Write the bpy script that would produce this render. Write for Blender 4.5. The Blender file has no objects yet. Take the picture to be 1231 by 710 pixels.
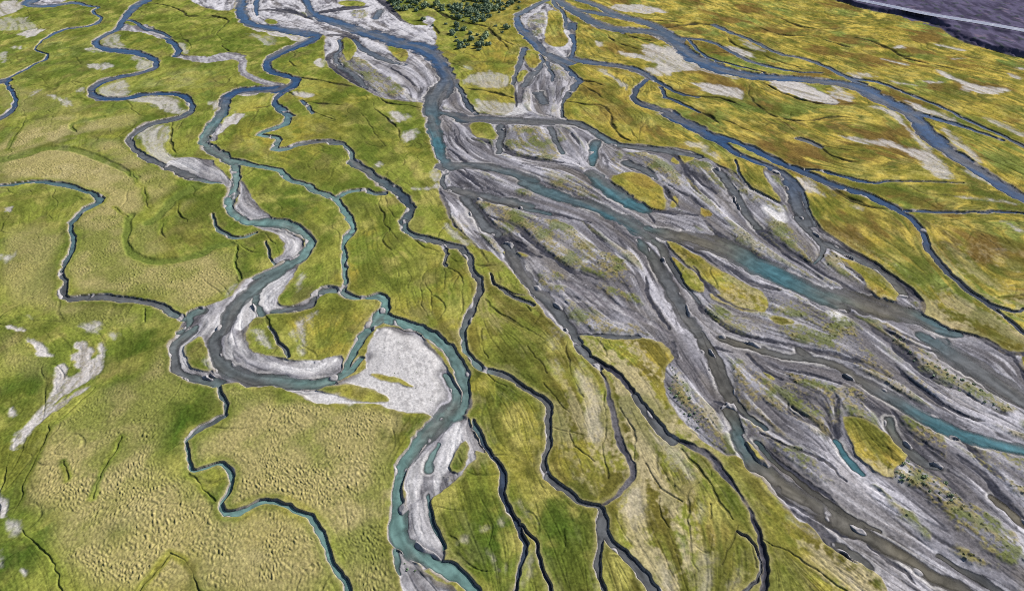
# Braided river plain seen from the air: meadows, gravel plain, silty rivers, bushes, a terrace with a road.
# Every outline below is a plan of the place in metres (x east, y north, third value = channel width).
import bpy, math, random
import numpy as np
from mathutils import Vector

random.seed(7)
CHANNELS = [
 ("B","far_left","-305.8,478.1,11 -304.1,468.5,10.8 -302.4,459.2,10.6 -300.5,448.5,6 -284.4,444.7,8.1 -275.7,453.4,7.8 -269.6,453.4,4.1 -260.8,445.8,3.4 -251.5,443.2,1.71 -253.3,436.7,2.22 -247.6,427.8,2.25 -241.2,422.6,1.54 -237.4,412.6,2.76 -238.2,404.5,4.2 -243.6,401.4,3.5 -249.9,399.2,3.9 -251.8,390.6,3.7 -251.8,378.9,1.8 -249,365.1,0.8 -242,357.7,1.44 -235.3,354.6,1.23 -232.9,347,2.11 -234.9,340.9,1.79 -235,330.4,2.39 -236.7,322.5,2.46 -236.9,317.5,1.65 -230.7,310.7,2.15 -220.7,298.6,2.15 -213.9,287.3,2.35 -211.8,278.3,3.6 -212.8,274.1,4.3 -213.4,268.2,3.6 -213.1,247.1,3.7 -216.5,233.8,4.1"),
 ("B","far_left","-236.6,317.1,7 -240.8,313.9,7.2 -249.6,301.1,7.2 -263.1,296.9,6.8"),
 ("B","meander","-241.5,498.1,6.5 -236.9,482.2,6.4 -232.5,467.2,6.2 -230.2,459.2,8.9 -231.4,447.7,6.9 -228.4,429.6,5.8 -224.7,412.6,4.4 -219.8,396.7,4.3 -222.2,389.1,5.7 -222.7,378.9,5.1 -220.7,371.9,3.2 -213.6,365.1,5.1 -204.9,361.1,8.2 -196.7,359.8,8.4 -186.4,353.3,6 -178,347,3.5 -173.6,337.4,3.5 -175.1,330.4,5.1 -179.4,325.8,5.3 -186.7,321.4,6.6 -191.4,314.9,5.9 -190.6,305.6,3.3 -186.5,298.6,3.7 -178.7,294.4,5.9 -171.7,294.8,5.9 -165.8,299.6,5.6 -158.3,301,4.9 -150.9,300.6,4.5 -144.6,297.7,3.9 -138.9,289.1,2.81 -135.9,280,2.65 -136,280.2,2.34"),
 ("G","meander","-136,280.2,4.4 -136.7,276.7,4.6 -140.4,271.9,6.1 -145.5,269.5,5.8 -149.1,266.9,5.3 -150.2,260.1,4.4 -150.7,253.9,2.99 -146.1,246.4,2.67 -139.3,239.3,2.99 -132.8,234,3.9 -127.1,230.4,4 -120.7,226.1,4.2 -115,222,4.3 -108.8,218.3,2.38 -102.5,216.9,1.53"),
 ("S","meander_b","-222.8,409.3,6 -216.2,399.8,11.6 -209.1,400.4,13.6 -199.8,393.7,6.9 -188.4,383.3,5.6 -179.2,373.3,5.1"),
 ("B","meander_b","-187.8,381.8,2.96 -179,372.7,4.4 -172.4,362.4,3.5 -170.4,353.3,3.7"),
 ("S","meander_b","-170.2,353.3,10.1 -164.2,349.5,7.9 -161.2,349,10 -151,345.8,11.4 -145.3,350.8,12.9 -140.3,353.3,8.8 -133.4,344.6,3.6 -130.9,332.7,3.5 -126.5,324.7,3.9 -118,317.1,5.9 -110.8,312.8,8.7 -102.7,310.7,7.6"),
 ("D","meander_b","-222.4,415.9,3.5 -215.5,411,2.26 -205.4,398.3,2.95 -196.8,395.2,2.53 -184.8,383.3,1.68"),
 ("Y","meander_b","-182.3,381.2,2.68 -176.6,380.4,1.64 -169,370.5,0.83 -166.3,359.8,0.7"),
 ("Y","brook1","-226.9,451.5,3.8 -219.8,451.5,3 -207.7,444,2.26 -194.9,431.3,1.41 -193.3,424.3,2.48 -184.2,424.3,3.7 -175.3,423.7,3.2 -168,419.2,2.22 -163.5,414.2,1.11 -163,401.4,1.56 -162.5,389.1,1.1 -158.2,381.8,1.59 -150.2,374.7,1.77"),
 ("Y","brook1","-150.2,374.7,1.8 -153.1,369.2,1.22 -150,365.1,1.22 -143.2,357.2,1.99 -126.4,357.2,1.56"),
 ("B","teal_river","-182,501.6,8.1 -177.2,483.9,7.9 -172.6,467.2,7.7 -170.5,459.2,7.5 -163.9,436.7,7.1 -155.5,415.9,7.1 -146.4,404.5,8.4 -137.2,401.4,10.7 -124.9,396.7,9.9 -112.3,389.7,11.5 -105.4,387.1,5.6 -107.6,377.5,8.6 -112.6,369.2,8.9 -117.4,361.1,8 -121.3,350.8,6.5 -121.4,340.9,4.2 -116.8,330.4,5.4 -110.5,325.8,4.8 -103.1,321.4,5.8 -100,316.6,4.7 -102.1,308.7,7.1 -104.3,305.6,10.5 -109.8,306.6,9.8 -119.1,305.6,9.3 -124.4,303.6,7.8 -126.6,296.7,5.6 -124.2,287.3,5.4 -122,276.5,5.5"),
 ("T","teal_river","-123.4,283.8,4.3 -122.1,274.9,5.3 -122.6,266.5,5.2 -121.6,257,4.3 -119.5,249.4,4.3 -114.6,243.5,5.6 -108.4,237.9,5.5 -102.9,232.4,4.2 -99.1,225.9,3.2 -96.7,218.3,3.3 -95.3,208.8,4.3 -94.8,202.1,3.5 -91.4,196.7,3.5 -85.5,191.5,3.4 -88.8,193.7,3.7 -82.9,189.8,3.7 -77,191.1,5.4 -71.1,188.6,5.7 -66.1,185.1,4.7 -62.2,179.9,3.3 -61,175.3,3.5 -62.4,170,4.6 -66.4,166.6,4.2 -70.2,163.1,3.8 -73.1,160.2,1.77"),
 ("G","teal_river","-63.1,168.7,4.2 -66.2,165.7,4.6 -69.3,160,4.5 -73,153.7,4.8 -74.8,147.8,5 -74.9,141.5,3.8 -74.4,136.1,3.2 -75.9,136.2,3.4 -75.2,131.7,3 -72.4,126.2,3.3 -67.9,121.5,4.6 -63.5,119.7,5.2 -57.7,118.6,4.5 -52,117.6,4"),
 ("T","teal_river","-57.6,118.4,3.1 -52,117.5,3.7 -47.2,116.9,3.7 -43.6,118.2,3.3 -40.9,119.8,3.8 -38.6,122.7,2.8 -38.2,123.2,2.04 -36.7,126.2,1.73"),
 ("T","teal_river","-42.3,118.2,2.66 -40.4,120.4,2.35 -39.5,126.2,2.03 -38.9,131.7,2.74 -38.2,134.9,3.2 -35.8,137.8,2.24 -38.1,136.8,2.82 -35.7,140.1,3.7 -34.4,142.9,3.9 -32.4,141.3,3.6 -27.5,139.4,3.3 -22,136.1,3.4 -26.1,138.5,1.69 -22,135.8,3.4 -18.8,133.3,3.6 -15.2,128.6,3.6 -12.8,122.7,3.4 -11,117.1,3.1 -10.4,112.3,2.79 -10.8,108.7,3.3 -12.9,106.7,2.73"),
 ("G","teal_river","-15.8,120.4,1.63 -13.5,115.4,1.94 -12.4,111.2,3.5 -14.5,108.2,4.7 -16.4,104.7,4.2"),
 ("T","teal_river","-10.9,109.7,2.73 -13.6,106.7,3.9 -13.8,108.8,5.8 -15.1,106.3,4.7 -18,102.5,4.7 -20.7,98.4,3.8 -22.6,94,3.1 -23.1,89.8,2.46 -23.2,85.4,2.33 -22.2,81.6,2.87 -22.8,84.8,2.7 -22.3,81,3.5 -21.7,77,3.6 -19.6,74.6,3.7 -16.3,72.2,3.4 -12.8,70.2,3.4 -9.2,68.3,3.4 -7,66.1,2.95 -5.5,64,2.84 -1.6,58.1,2.73 1.9,53.7,2.65"),
 ("G","teal_river","-81.9,138.2,1.94 -83.6,134.9,3.7 -84.9,131.7,3.1 -83.5,126.2,2.15 -80.5,121.5,2.12 -76.2,119.3,2.18 -72,118.4,2.23 -68.6,117.6,2.19"),
 ("T","teal_river","-83.5,145,3.8 -85.8,142.9,2.06 -83.7,138.5,1.47 -85.7,135.8,2.04"),
 ("T","teal_river","-72.5,119.8,1.52 -68.7,117.9,1.5 -69.5,116.8,1.69"),
 ("T","teal_river","-70.5,151.5,1.27 -68.3,147.1,1.83 -66.7,142.9,2.05"),
 ("D","teal_river","-16.4,85.9,0.77 -15.7,84,0.96 -15.3,81,0.94 -13.9,77.5,0.8 -12.6,74.2,0.66"),
 ("G","teal_river","-17,91.8,1.68 -17.3,95.3,1.42 -15.9,99.3,0.76"),
 ("G","teal_river","-21.6,73.9,1.19 -21,71.6,1.17 -20.4,69,0.58"),
 ("B","teal_east","-102.8,305.6,4.4 -104.1,296.7,3.4 -103.4,290,2.81 -98,281.8,4.1 -92.6,275.7,4.4"),
 ("T","teal_east","-97.8,283.8,3.7 -93.5,276.7,2.79 -92.1,267.4,3.7 -96.8,262.5,4.5 -101.4,257,2.14 -96.2,255.7,4 -91.1,253.6,2.81 -91,247.1,2.55 -90.6,243.5,4.1 -85.7,245,3.9"),
 ("G","teal_east","-85.7,245,3.3 -82.8,248.6,4.4 -77,250.8,4 -70.6,250.8,4.2 -65,248.3,3.3"),
 ("T","teal_east","-65,248.3,2 -61,242.1,2.31 -59.2,233.8,2.37"),
 ("G","teal_east","-59.2,233.8,4.4 -52.3,226.5,4.1 -45.5,217.1,4.1"),
 ("D","teal_east","-45.5,217.1,4.8 -40.3,212.3,4.7 -35.3,204.3,3.8 -32.9,197.8,3.2 -34.3,191.5,3.8 -34.7,190.6,3.7"),
 ("T","teal_east","-34.7,190.6,2.6 -33.5,185.1,2.56 -31.3,183.2,2.51"),
 ("G","teal_east","-31.3,183.2,2.7 -29.1,181.8,2.93 -23.7,179,3.2 -18.6,177.1,3.5 -14.5,174.8,2.98 -12.2,169.1,2.54"),
 ("G","teal_east","-12.2,169.1,2.13 -11.5,163.2,2.3 -9,159.2,2.23 -8.8,153.7,2.14 -10.3,147.1,2.2 -11.8,142.2,2.38 -12.5,136.1,2.14 -12.3,135.5,1.93 -12,130.4,1.9 -10.2,126.2,1.93 -7.6,122.4,2.01 -3.6,121,2.04 0.3,118.7,1.88 3.7,114.9,1.75 0.8,117.9,1.87 3.9,114.9,1.85 7.2,112.8,1.9 8.6,109.2,1.65 8,104.7,1.44 7.7,100,1.34 8.1,107.3,1.39 8.1,102.5,1.43 7.7,98.4,1.41 6.3,95.7,1.45 6.5,92.7,1.54 8,89.4,1.55 11.1,86.2,1.59 14.2,83.8,1.38 16.7,82.9,1.31"),
 ("G","teal_east","17,82.3,1.64 17.3,79.5,2.07 16.7,76.7,1.46 15.9,73.9,1.38 15.8,70.9,1.26 16,68.3,1.24 16.1,64.6,1.27 16.1,57.5,1.21 16.2,52.1,1.16"),
 ("G","teal_east","17.4,77.4,2.07 19.5,74.2,2.37 21.6,71.6,2.2 23.3,69,2.27 24.8,65.8,2.64 25.7,64,2.78 28.1,58,2.68 30.6,53.5,2.61"),
 ("T","teal_mid","-103.8,235.1,3.8 -100.7,233.1,3.8 -92.5,229.8,3.4 -84.6,227.1,2.73 -81.8,223.3,2.68 -78.2,218.3,3 -72,216.5,2.73 -68.1,211.7,2.94 -62.7,207.7,3.1 -59.6,206,2.72 -54.7,197.8,2.05 -51,189.5,2.16 -53.3,193.7,2.35 -49.6,187.6,2.33 -50.9,183.7,2.48 -51.7,177.1,1.6 -49.7,171.7,1.52 -48.4,164.1,1.49 -46.9,157.6,1.46 -46.7,153.7,2.31"),
 ("T","teal_mid","-46.3,153,3.5 -42.7,150.4,1.9 -39.2,150.7,2.11 -35.7,151.5,2.67 -33.9,148.5,1.84 -34.3,145,3.1 -35.8,140.8,3.7"),
 ("T","teal_mid","-59.6,206,3.2 -56.7,211.2,2.97 -50.2,212,2.63 -47.6,208.8,2.61 -43.9,209.8,3"),
 ("Y","brook2","-44.9,208.8,0.78 -43.8,199.9,0.96 -41.6,194.6,0.85 -40.2,188.5,0.72 -40.9,189.6,0.95 -38.2,185.1,0.81 -39.7,181.8,0.91 -39.3,177.1,0.72 -36.3,173.9,1.51"),
 ("Y","brook2","-43.5,207.7,0.45 -40.5,197.8,0.44 -38.2,193.1,0.79 -36.1,193.1,0.82"),
 ("G","teal_mid","-46.7,153.7,2.92 -51.4,154.5,3.5 -54,152.2,2.7 -54.4,150,1.66 -55.4,146.7,3.1 -59.1,145.5,2.96 -63.7,144.6,2.2"),
 ("M","west_brook","-205.4,213.8,2.17 -191.4,212.1,2.43 -180.3,215.2,2.68 -178.1,215.3,2.53 -172.8,215.9,2.7 -168.2,218,2.83 -160.8,217.1,2.59 -154.2,215.3,2.31 -147,211.2,2.41 -140.4,207.9,2.76 -138,204.1,2.96 -139.8,201,3.7 -140.9,196.7,2.66 -141,190.5,2.8 -141.3,190.6,1.64 -136.9,183.7,1.87 -134.1,179,2.12 -131.9,172.6,1.89 -130.9,166.6,2.02"),
 ("G","west_brook","-130.9,166.6,1.66 -129.1,161.6,1.46 -125.2,157.2,1.62 -124.6,153.4,1.82 -122.6,150.4,1.93 -119.9,150,3.1 -115.1,151.1,3.1 -109.5,150.7,2.36 -103.7,149.6,2.44 -98,148.9,2.64 -93.6,146.7,2.63 -89.7,143.5,2.44 -86.7,141.5,2.5"),
 ("M","south_brook","-68.7,116.8,1.28 -67.2,113.3,1.24 -64.6,110.2,1.3 -64,107.2,1.09"),
 ("G","south_brook","-64,107.2,1.61 -66.3,105.2,1.91 -68.4,103.1,1.64 -69.9,100.5,1.37"),
 ("T","south_brook","-69.9,100.5,1.15 -70.2,99.3,0.85 -68.5,96.6,0.86 -66.6,93.5,0.85 -65.6,92,1.24 -63.5,92.5,1.21 -61.6,93.7,1.27 -59.1,93.3,1.54 -57.2,90.8,1.3 -56.7,88.1,1.28 -57.2,85.2,1.63 -57.4,83.4,1.38 -55.9,81.6,1.58 -53.7,81.7,1.46 -51.9,83.1,1.34 -50,84.2,1.88 -47.4,84.2,1.86 -44.3,83.6,1.46 -41.4,82.3,1.4 -38.7,80.1,1.34 -37.9,79.5,1.36 -35.4,76.7,1.5 -34.1,74.2,1.54 -32.8,71.6,1.34 -30.7,68.6,1.31 -28.7,65.8,1.34 -27.2,64,1.33 -22.7,58,1.27 -18.6,53.5,1.23"),
 ("Y","g","-93,77.4,0.36 -88.4,74.6,0.5 -84.5,71.9,0.52 -81.5,69,0.43 -78.7,65.2,0.38 -73.5,58.2,0.36 -69.4,52.9,0.34"),
 ("Y","g","-69.9,55.6,0.47 -67.6,59.7,0.48 -65.8,65.2,0.49 -64.3,68.6,0.5 -63.6,71.9,0.51 -62.6,73.4,0.46 -59.8,71.6,0.46 -57,68.6,0.33 -54.9,65.8,0.25 -50.2,59,0.24 -46.2,53.8,0.23"),
 ("Y","g","-203.3,276.7,0.7 -198.8,264.9,0.64 -194.9,252.4,0.8 -192.3,243.5,0.94"),
 ("Y","g","-157.2,212.3,0.45 -155.8,206.6,0.33 -150.7,202.1,0.37 -151,194.6,0.39 -147.9,192.8,0.4"),
 ("Y","g","-131.7,199.9,0.48 -123.8,193.1,0.59"),
 ("Y","g","-139.6,269.9,0.77 -135.8,258.5,1.12 -132.5,249.4,1.17 -126.4,239.3,0.94"),
 ("Y","g","-136.1,272.4,0.61 -134.4,261.7,0.44"),
 ("Y","g","-98.4,145.7,0.57 -96.1,140.1,0.55"),
 ("Y","g","-110.7,189.6,0.99 -109.8,184.7,0.65 -106.5,180.8,0.51"),
 ("Y","g","-137.1,227.1,0.54 -132.6,218.3,0.54 -126.6,212.3,0.63 -121.3,201,0.59 -119.3,198.8,0.56"),
 ("Y","g","-111.3,203.2,0.72 -108.1,194.6,0.8 -103.3,190.5,0.77 -104.7,190.8,1.13 -99.9,189.1,1.01"),
 ("G","g2","-97.2,195.7,0.91 -95.8,191.6,0.98 -92.8,186.6,1.29 -88.3,182.3,1.72 -84.8,180.8,1.85 -82.1,182,1.59 -79.7,184.2,1.16"),
 ("Y","g","-84.7,179,0.46 -79.6,173.9,0.54 -73.7,172.2,0.63"),
 ("Y","g","-77,183.7,0.55 -72.3,177.6,0.75"),
 ("G","g2","-75.4,179,0.67 -72.4,171.7,0.75 -69.7,166.6,0.65"),
 ("Y","g","-65.8,142.9,0.63 -61.9,136.8,1.02"),
 ("G","g2","-63.2,138.2,0.95 -59.4,133.6,1.06 -55,126.2,1.16"),
 ("Y","g","-97.3,116,0.55 -98.5,112.3,0.53 -99.7,107.2,0.54 -101.2,105.2,0.46"),
 ("Y","g","-101.9,104.4,0.3 -100.1,97.9,0.34 -99.4,91,0.39 -97.7,86.2,0.32 -96.4,81.6,0.26"),
 ("Y","g","-84.3,100.6,0.35 -84.6,97.5,0.28 -84,91,0.33 -83.3,85.4,0.28"),
 ("Y","g","-66.2,91.4,0.24 -59,84.2,0.17"),
 ("Y","g","-93.9,94,0.23 -90.4,89.8,0.22"),
 ("Y","g","-105.7,96.1,0.48 -104,91,0.51 -102.1,86.9,0.42 -97.7,77.7,0.4 -94.5,70.7,0.38"),
 ("Y","g","-292.9,436.7,0.56 -275.7,412.6,0.56 -268.4,404.5,0.65"),
 ("Y","g","-113.8,360.3,1.41 -109.8,354.6,1.15 -112.1,347,0.93 -107.4,338.5,1.45 -103.4,335,1.34"),
 ("Y","g","-100.8,321.4,2.79 -92.6,319.2,2.05 -84,314.9,1.76 -72.4,309.7,1.76"),
 ("Y","g","-101.2,303.6,1.79 -96.6,298.6,1.98"),
 ("G","g2","-92.3,292.9,1.81 -89.3,289.1,2.29 -83.9,278.3,1.49"),
 ("Y","g","-92.3,292.9,2.29 -82.2,289.1,1.36 -71.2,287.3,1.06"),
 ("Y","g","-112.5,283.6,1.14 -106,285.4,1.68 -103.5,289.1,1.58"),
 ("Y","g","-86.6,283.8,1.01 -83.8,279.3,1.18 -68.2,268.2,0.61"),
 ("Y","g","-59,283.8,1.16 -51.9,273.2,1.29 -46.7,264.9,1.06 -44.1,255.4,0.77 -43.8,247.9,0.52"),
 ("Y","g","-63.7,278.4,0.56 -58.5,268.2,0.6 -54.1,257,0.58 -48.6,246.4,0.44"),
 ("B","north_river","-136.9,482.5,4.3 -131.7,466.6,4.2 -126.8,451.5,4.1 -119.7,429.6,6.4 -109.7,419.2,9.9 -98.2,409.3,9.7 -80,389.1,9.1"),
 ("B","north_river","-78.7,390.6,11.9 -67.5,381.8,11.9 -57.3,370.5,13.2 -47.5,367.8,15 -39.2,352,10 -32.7,332.7,8.2 -29.1,317.1,6.9"),
 ("G","north_river","-29.1,317.1,8.9 -32.2,306.6,11.5 -35.2,291,8.4 -33.5,276.5,7.5"),
 ("C","north_river","-34.3,282,6.9 -33.2,273.2,6.1 -31.8,261.7,6.1 -28.8,249.4,5.2 -26.9,237.9,4 -24.2,231.8,4.3"),
 ("D","north_river","-27.4,319.2,2.1 -21.3,298.6,2.28 -17.7,283.6,2.63 -14.7,278.3,2"),
 ("D","north_river","-30.4,280.2,3.2 -24.3,277.5,5.8 -19.9,273.2,5.7"),
 ("G","north_river","-19.9,272.9,7.8 -9.7,272.4,7.1 8.4,270.7,6.7 8.2,269.9,7 20.4,270.7,6.1 28.2,267.4,4.2 34,258.5,4.1 39.4,248.6,4.1 48.5,245.7,4.7 57.5,243.5,5.8 69.8,237.9,3.4"),
 ("G","north_river","-24.1,230.4,7.9 -18.7,230.4,5.6 -11.6,230.4,5.4 -4.9,227.8,5 1.6,223.9,5.1 7.2,219.6,5.5"),
 ("C","north_river","-4.7,228.2,2.1 2.4,222,4 5.8,218.3,2.08"),
 ("N","north_river","4.1,216.5,5.3 8.6,213.5,6.3"),
 ("C","north_river","6.9,214.7,6.2 14,208.8,6.3 17.8,206.6,6.3"),
 ("G","north_river","16.7,206.6,6 22,203.8,5.9 26.2,201.6,6.3"),
 ("C","north_river","26.2,201.6,5.9 32.2,196.2,6.2 35,193.6,6.3 39.1,188.5,6.2 38.9,187.6,6.6 42.2,181.8,5.9"),
 ("D","north_river","42.3,182.3,3.1 45.2,175.8,3.1 46,169.1,2.54 47.1,162.4,2.02 48.5,157.2,1.35 50.6,148.5,0.65"),
 ("N","north_river","38.9,179.9,2.81 41.6,171.7,4.4 43,163.2,4.6"),
 ("G","north_river","43,163.2,4.5 44.1,156.1,4.3 45.1,147.1,4.2 46.9,138.8,4.6"),
 ("G","north_river","46.3,138.8,3.2 47.5,134.9,2.59"),
 ("N","north_river","48,133,1.89 48.6,128.6,2.26 48.9,124.4,2.79 49.4,118.2,2.73 50,112.8,2.57 49.5,106.7,2.43 49.5,102.4,2.64"),
 ("D","north_river","47.8,138.2,0.79 50,131.1,1.46 50.5,126.2,1.84 50.7,118.7,1.74 50.7,112.8,1.83 52.7,107.7,1.19 55.3,103.8,0.97"),
 ("N","north_river","48.4,109.3,2.06 49.1,103.4,1.99"),
 ("C","north_river","48.7,102,2.37 49.1,98.4,3 49.9,94.8,2.77"),
 ("N","north_river","49.9,94.8,2.89 50.7,92.7,3.7 54.2,88.5,4.8 58.1,84.6,4.1 61.5,81.6,3.8 65.6,79,3.8"),
 ("N","north_river","60.5,81.3,3.8 63.6,78.8,3.6 67.7,76,3.4 71.7,72.5,2.58 74.1,69.9,2.53 76.5,67.7,3.2 79.5,66.1,3.2 81.4,64.3,3.2 84.7,60.3,3.1 88.5,57.6,3"),
 ("D","north_river","52.7,99.7,1.08 55,93.5,1.23 59.1,88.5,1.23 61.9,84.2,1.38 66.5,79.7,1.36"),  # bank shadow drawn as a narrow strand of dark water
 ("D","north_river","61.7,84.8,1.49 64.1,82.5,1.38 66.7,79.5,1.36 69.9,77.4,0.91"),  # shade below the bank, built as dark water
 ("D","north_river","79,72.5,1.07 81.3,69.6,1.45 84.1,67.7,1.66 86.4,65.5,1.66 89.6,61.5,1.6 93.4,58.8,1.54"),  # another bank shadow laid in as dark water
 ("G","west_strand","-24,228.5,2.5 -24.8,217.1,2.29 -23.1,213.5,1.67"),
 ("D","west_strand","-24.9,211.2,1.77 -21.9,201,1.12 -19.5,190.5,0.92 -14.9,182.7,0.87"),
 ("G","west_strand","-21.1,213.5,3.6 -13.6,208.8,5.4 -5.1,205.4,5.5 6.8,201,4.4 2.8,199.9,2.22 11.8,195.7,1.59"),
 ("D","west_strand","-12.9,206,2.7 -10.4,198.8,2.08 -9.1,192.6,2.09 -4.2,184.7,2.55 -1.6,179,3.2 2.8,175.3,3.3 6.1,171.7,3.1"),
 ("D","west_strand","-10.3,196.7,1.23 -4.9,192.6,1.01 -4.1,191.4,1.85 2.1,186.6,1.93 6.1,179,1.96 10.8,171.7,1.73 15.3,165.7,1.53 19.8,161.6,1.19 24.2,159.2,1.08"),
 ("D","west_strand","-4,181.8,2.44 1.1,175.3,1.96 8.3,170.9,1.6"),
 ("G","west_strand","-16.2,206.6,3.9 -11.4,195.7,3.6 -9.5,188.6,3.9 -4.7,183.7,4.2"),
 ("G","west_strand","-1.6,177.1,3.3 1.3,167.4,5.1 4.1,159.2,4.3 2.4,164.1,4.4 5.1,156.1,4.1 9,150,3.7 12.7,143.5,2.78 15.3,136.8,2.89 15.3,136.8,3.3 17,131.7,2.59"),
 ("D","west_strand","12.4,146.4,1.2 14.6,140.1,1.28 16.5,136.1,1.29"),
 ("G","west_strand","16.9,130.4,2.44 19.3,125.6,2.15 21.4,122.7,2.01"),
 ("D","west_strand","16.7,133.6,1.04 17.5,127.7,1.81 22.8,124.1,1.91 26.4,118.2,2.17 28.8,113.3,2.27"),
 ("G","west_strand","28.8,113.3,2.09 30.2,107.7,3.1 32.6,102.8,2.71 34.6,100,2.74"),
 ("D","west_strand","35.2,100.2,1.9 38.3,98.4,1.87 41.8,95.3,2.02 43.6,91.4,2 45.1,86.9,2.07"),
 ("D","west_strand","44.9,87.5,1.5 45.8,84.4,1.45 46.6,79.1,1.17 46.9,76,1.26 46.1,72.2,1.34 44.1,64.9,1.38 42.2,57.8,1.32 40.7,52.3,1.27"),
 ("D","west_strand","21,122.7,1.29 22.3,119.8,1.16 22.3,116,1.4 22.6,108.7,1.73 22.7,103.8,1.76 22.8,100,1.44 22.8,101.6,1.78 23.9,96.1,1.71 24.9,92.5,1.79 24.1,89.8,1.83 21.6,86.2,1.34 19.5,85,1.25 17.4,83.3,1.35"),
 ("Y","west_strand","21.4,114.9,0.76 20.7,108.7,0.59 20.9,104.7,0.44"),
 ("S","west_strand","10.2,157.6,3.1 15.8,157.6,3.8 21.7,152.2,4.1 26.7,147.8,3.5 31.5,144.2,3.5 36.1,140.1,3.2 40.8,134.9,2.43"),
 ("S","west_strand","10.9,151.5,2.23 18,150,2.19 27.3,145.7,1.41"),
 ("G","west_strand","17.3,135.5,1.04 23.5,134.6,1.56 32.6,133.9,1.42"),
 ("D","west_strand","40.3,131.7,1.01 40.1,126.2,0.99"),
 ("D","west_strand","38.2,160.8,0.85 37.4,151.5,0.94 38.6,145,0.81 40.7,137.4,0.71"),
 ("D","west_strand","48.2,156.1,0.93 50.6,148.5,0.79"),
 ("D","west_strand","22.2,191.6,0.85 25.7,184.7,0.7 28.7,179,0.55"),
 ("C","east_river","32.6,250.8,3.9 30.8,242.1,3.7 29.5,231.1,2.63"),
 ("N","east_river","28.3,224.6,5.1 30.4,222,5.6"),
 ("C","east_river","29.7,220.8,5.6 34,212.3,7.7 38.6,204.3,7.2 43.2,198.8,5.7"),
 ("D","east_river","34.7,218.3,1.54 38.1,208.8,2.1 43.4,199.9,2.4 48.3,196.7,2.36 60.5,194.6,1.71"),
 ("N","east_river","42.4,186.6,4 47.2,184.7,4.8 51.8,181.8,5.7 57.2,179,6.2"),
 ("N","east_river","46.8,183.7,5.9 50.1,182.5,6.8 57.3,180.4,8.6 63.9,176.2,10.2 68.6,171.7,9.5"),
 ("C","east_river","68.4,170.9,9 73,164.9,9 77.2,160,8.2 81.6,155.3,7.2 85.1,150.7,6.3 88.9,146.7,4.6"),
 ("D","east_river","88.8,146.5,3.3 90.7,143.5,2.6 92.7,141.1,2.04 94.3,136.8,1.88 95.6,133,1.68 96,127.4,1.37 97.5,122.7,1.33 100.5,117.6,0.98"),
 ("N","east_river","83,155.3,6.5 87.1,151.5,8.2 95.8,148.9,8.9 97.2,146.7,9.6 102,144.6,8.7 106,142.9,7"),
 ("C","east_river","106.9,142.9,4.4 109,139.1,5.7 112.1,136.8,3 108.3,138.5,2.44 111.4,136.2,3.8 114.6,135.2,2.47"),
 ("D","east_river","107.6,140.8,1.25 110.8,138.4,1.24 108.7,138.5,1.07 115.1,136.2,1.2 119.4,133.9,1.51 120.8,130.4,1.68 122.4,128.3,1.44 126.4,127.7,1.29 129.6,127.4,1.34 137.5,125.4,1.25 146.9,125.7,1.15"),
 ("G","east_river","104.8,134.9,3.6 106.9,132.3,5.2 108.5,128.9,7.4 111.1,124.4,7.3 113.3,119.8,7.6 115,116,7.6 117.3,112.3,7.6 118.9,109.7,7.2 121.8,102.9,7.1 125.7,98.4,7.1"),
 ("D","east_river","94.6,137.5,1.45 99,133,1.14 102.5,129.8,1 105.9,128.6,0.69"),
 ("D","east_river","110.2,133.9,0.5 110.1,132,0.59"),
 ("D","east_river","123.5,127.4,0.89 123.1,123.2,1.1 122.3,119.8,1.25 119,108,1.2 117.3,99.2,1.18"),
 ("N","olive_strand","53.5,133.6,2.64 56,132,2.65 59.1,131.1,2.91 62.6,129.2,3.3"),
 ("G","olive_strand","62.6,129.2,3 67.6,126.8,2.33"),
 ("N","olive_strand","72,129.2,2.85 72.9,127.1,3.2"),
 ("N","olive_strand","78.6,123.8,2.5 81.6,120.4,3 79.9,122.1,3.2 82.7,118.4,3.6"),
 ("G","olive_strand","67.6,126.8,1.86 73,126.2,2.76 75.9,125.3,2.85 78.9,123.5,2.83"),
 ("S","olive_link","51.7,134.9,1.97 55.9,131.7,2.59"),
 ("G","olive_strand","82.2,119,3.6 86.5,113.8,4.4 89.4,110.2,4.5"),
 ("C","olive_strand","89.4,110.2,4.5 92.7,106.2,4.7 96.1,102.8,4.6 99.2,100.5,4.6 92.1,106.3,4.4 96.7,102.5,4.6 100.8,100.2,4.1 105.2,98.6,3.7 108.8,97.8,3.3 111.4,97.2,3.4 117.6,94.8,3.2 124.9,94.1,3"),
 ("D","olive_strand","49.9,130.8,0.9 54.3,128.3,0.76"),
 ("D","olive_strand","55.4,136.2,0.69 62.3,133.6,0.95 68.3,131.7,0.87 73.5,129.8,1.2 78.5,128,1.33 85.6,123.8,1.56 82.2,126.2,1.21 85.7,123,1.55 90.3,119,0.89"),
 ("Y","olive_strand","57.3,127.4,1.06 58.7,123.8,0.97 61.3,119.3,0.86"),
 ("D","olive_strand","62.3,110.7,0.71 62.9,107.4,1.03 67.7,103.3,0.84"),
 ("D","olive_strand","74.6,112.3,0.94 72.9,106.7,0.89 70.4,101,0.64 71.6,104.4,0.84 69.9,100.2,0.78"),
 ("C","olive_strand","69.7,100.2,0.91 70.1,96.6,1.52 71,93.5,2.04 72.1,91.2,1.35"),
 ("N","olive_strand","84,106.3,1.76 83.2,101.1,2.32 84.1,97,2.53"),
 ("G","olive_strand","84.1,97,2.71 85.5,94,2.85 88.5,93.1,1.71"),
 ("D","olive_strand","85.7,109.3,0.86 85.7,103.4,0.85 88,99.3,0.83 90.8,95.7,1.04"),
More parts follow.
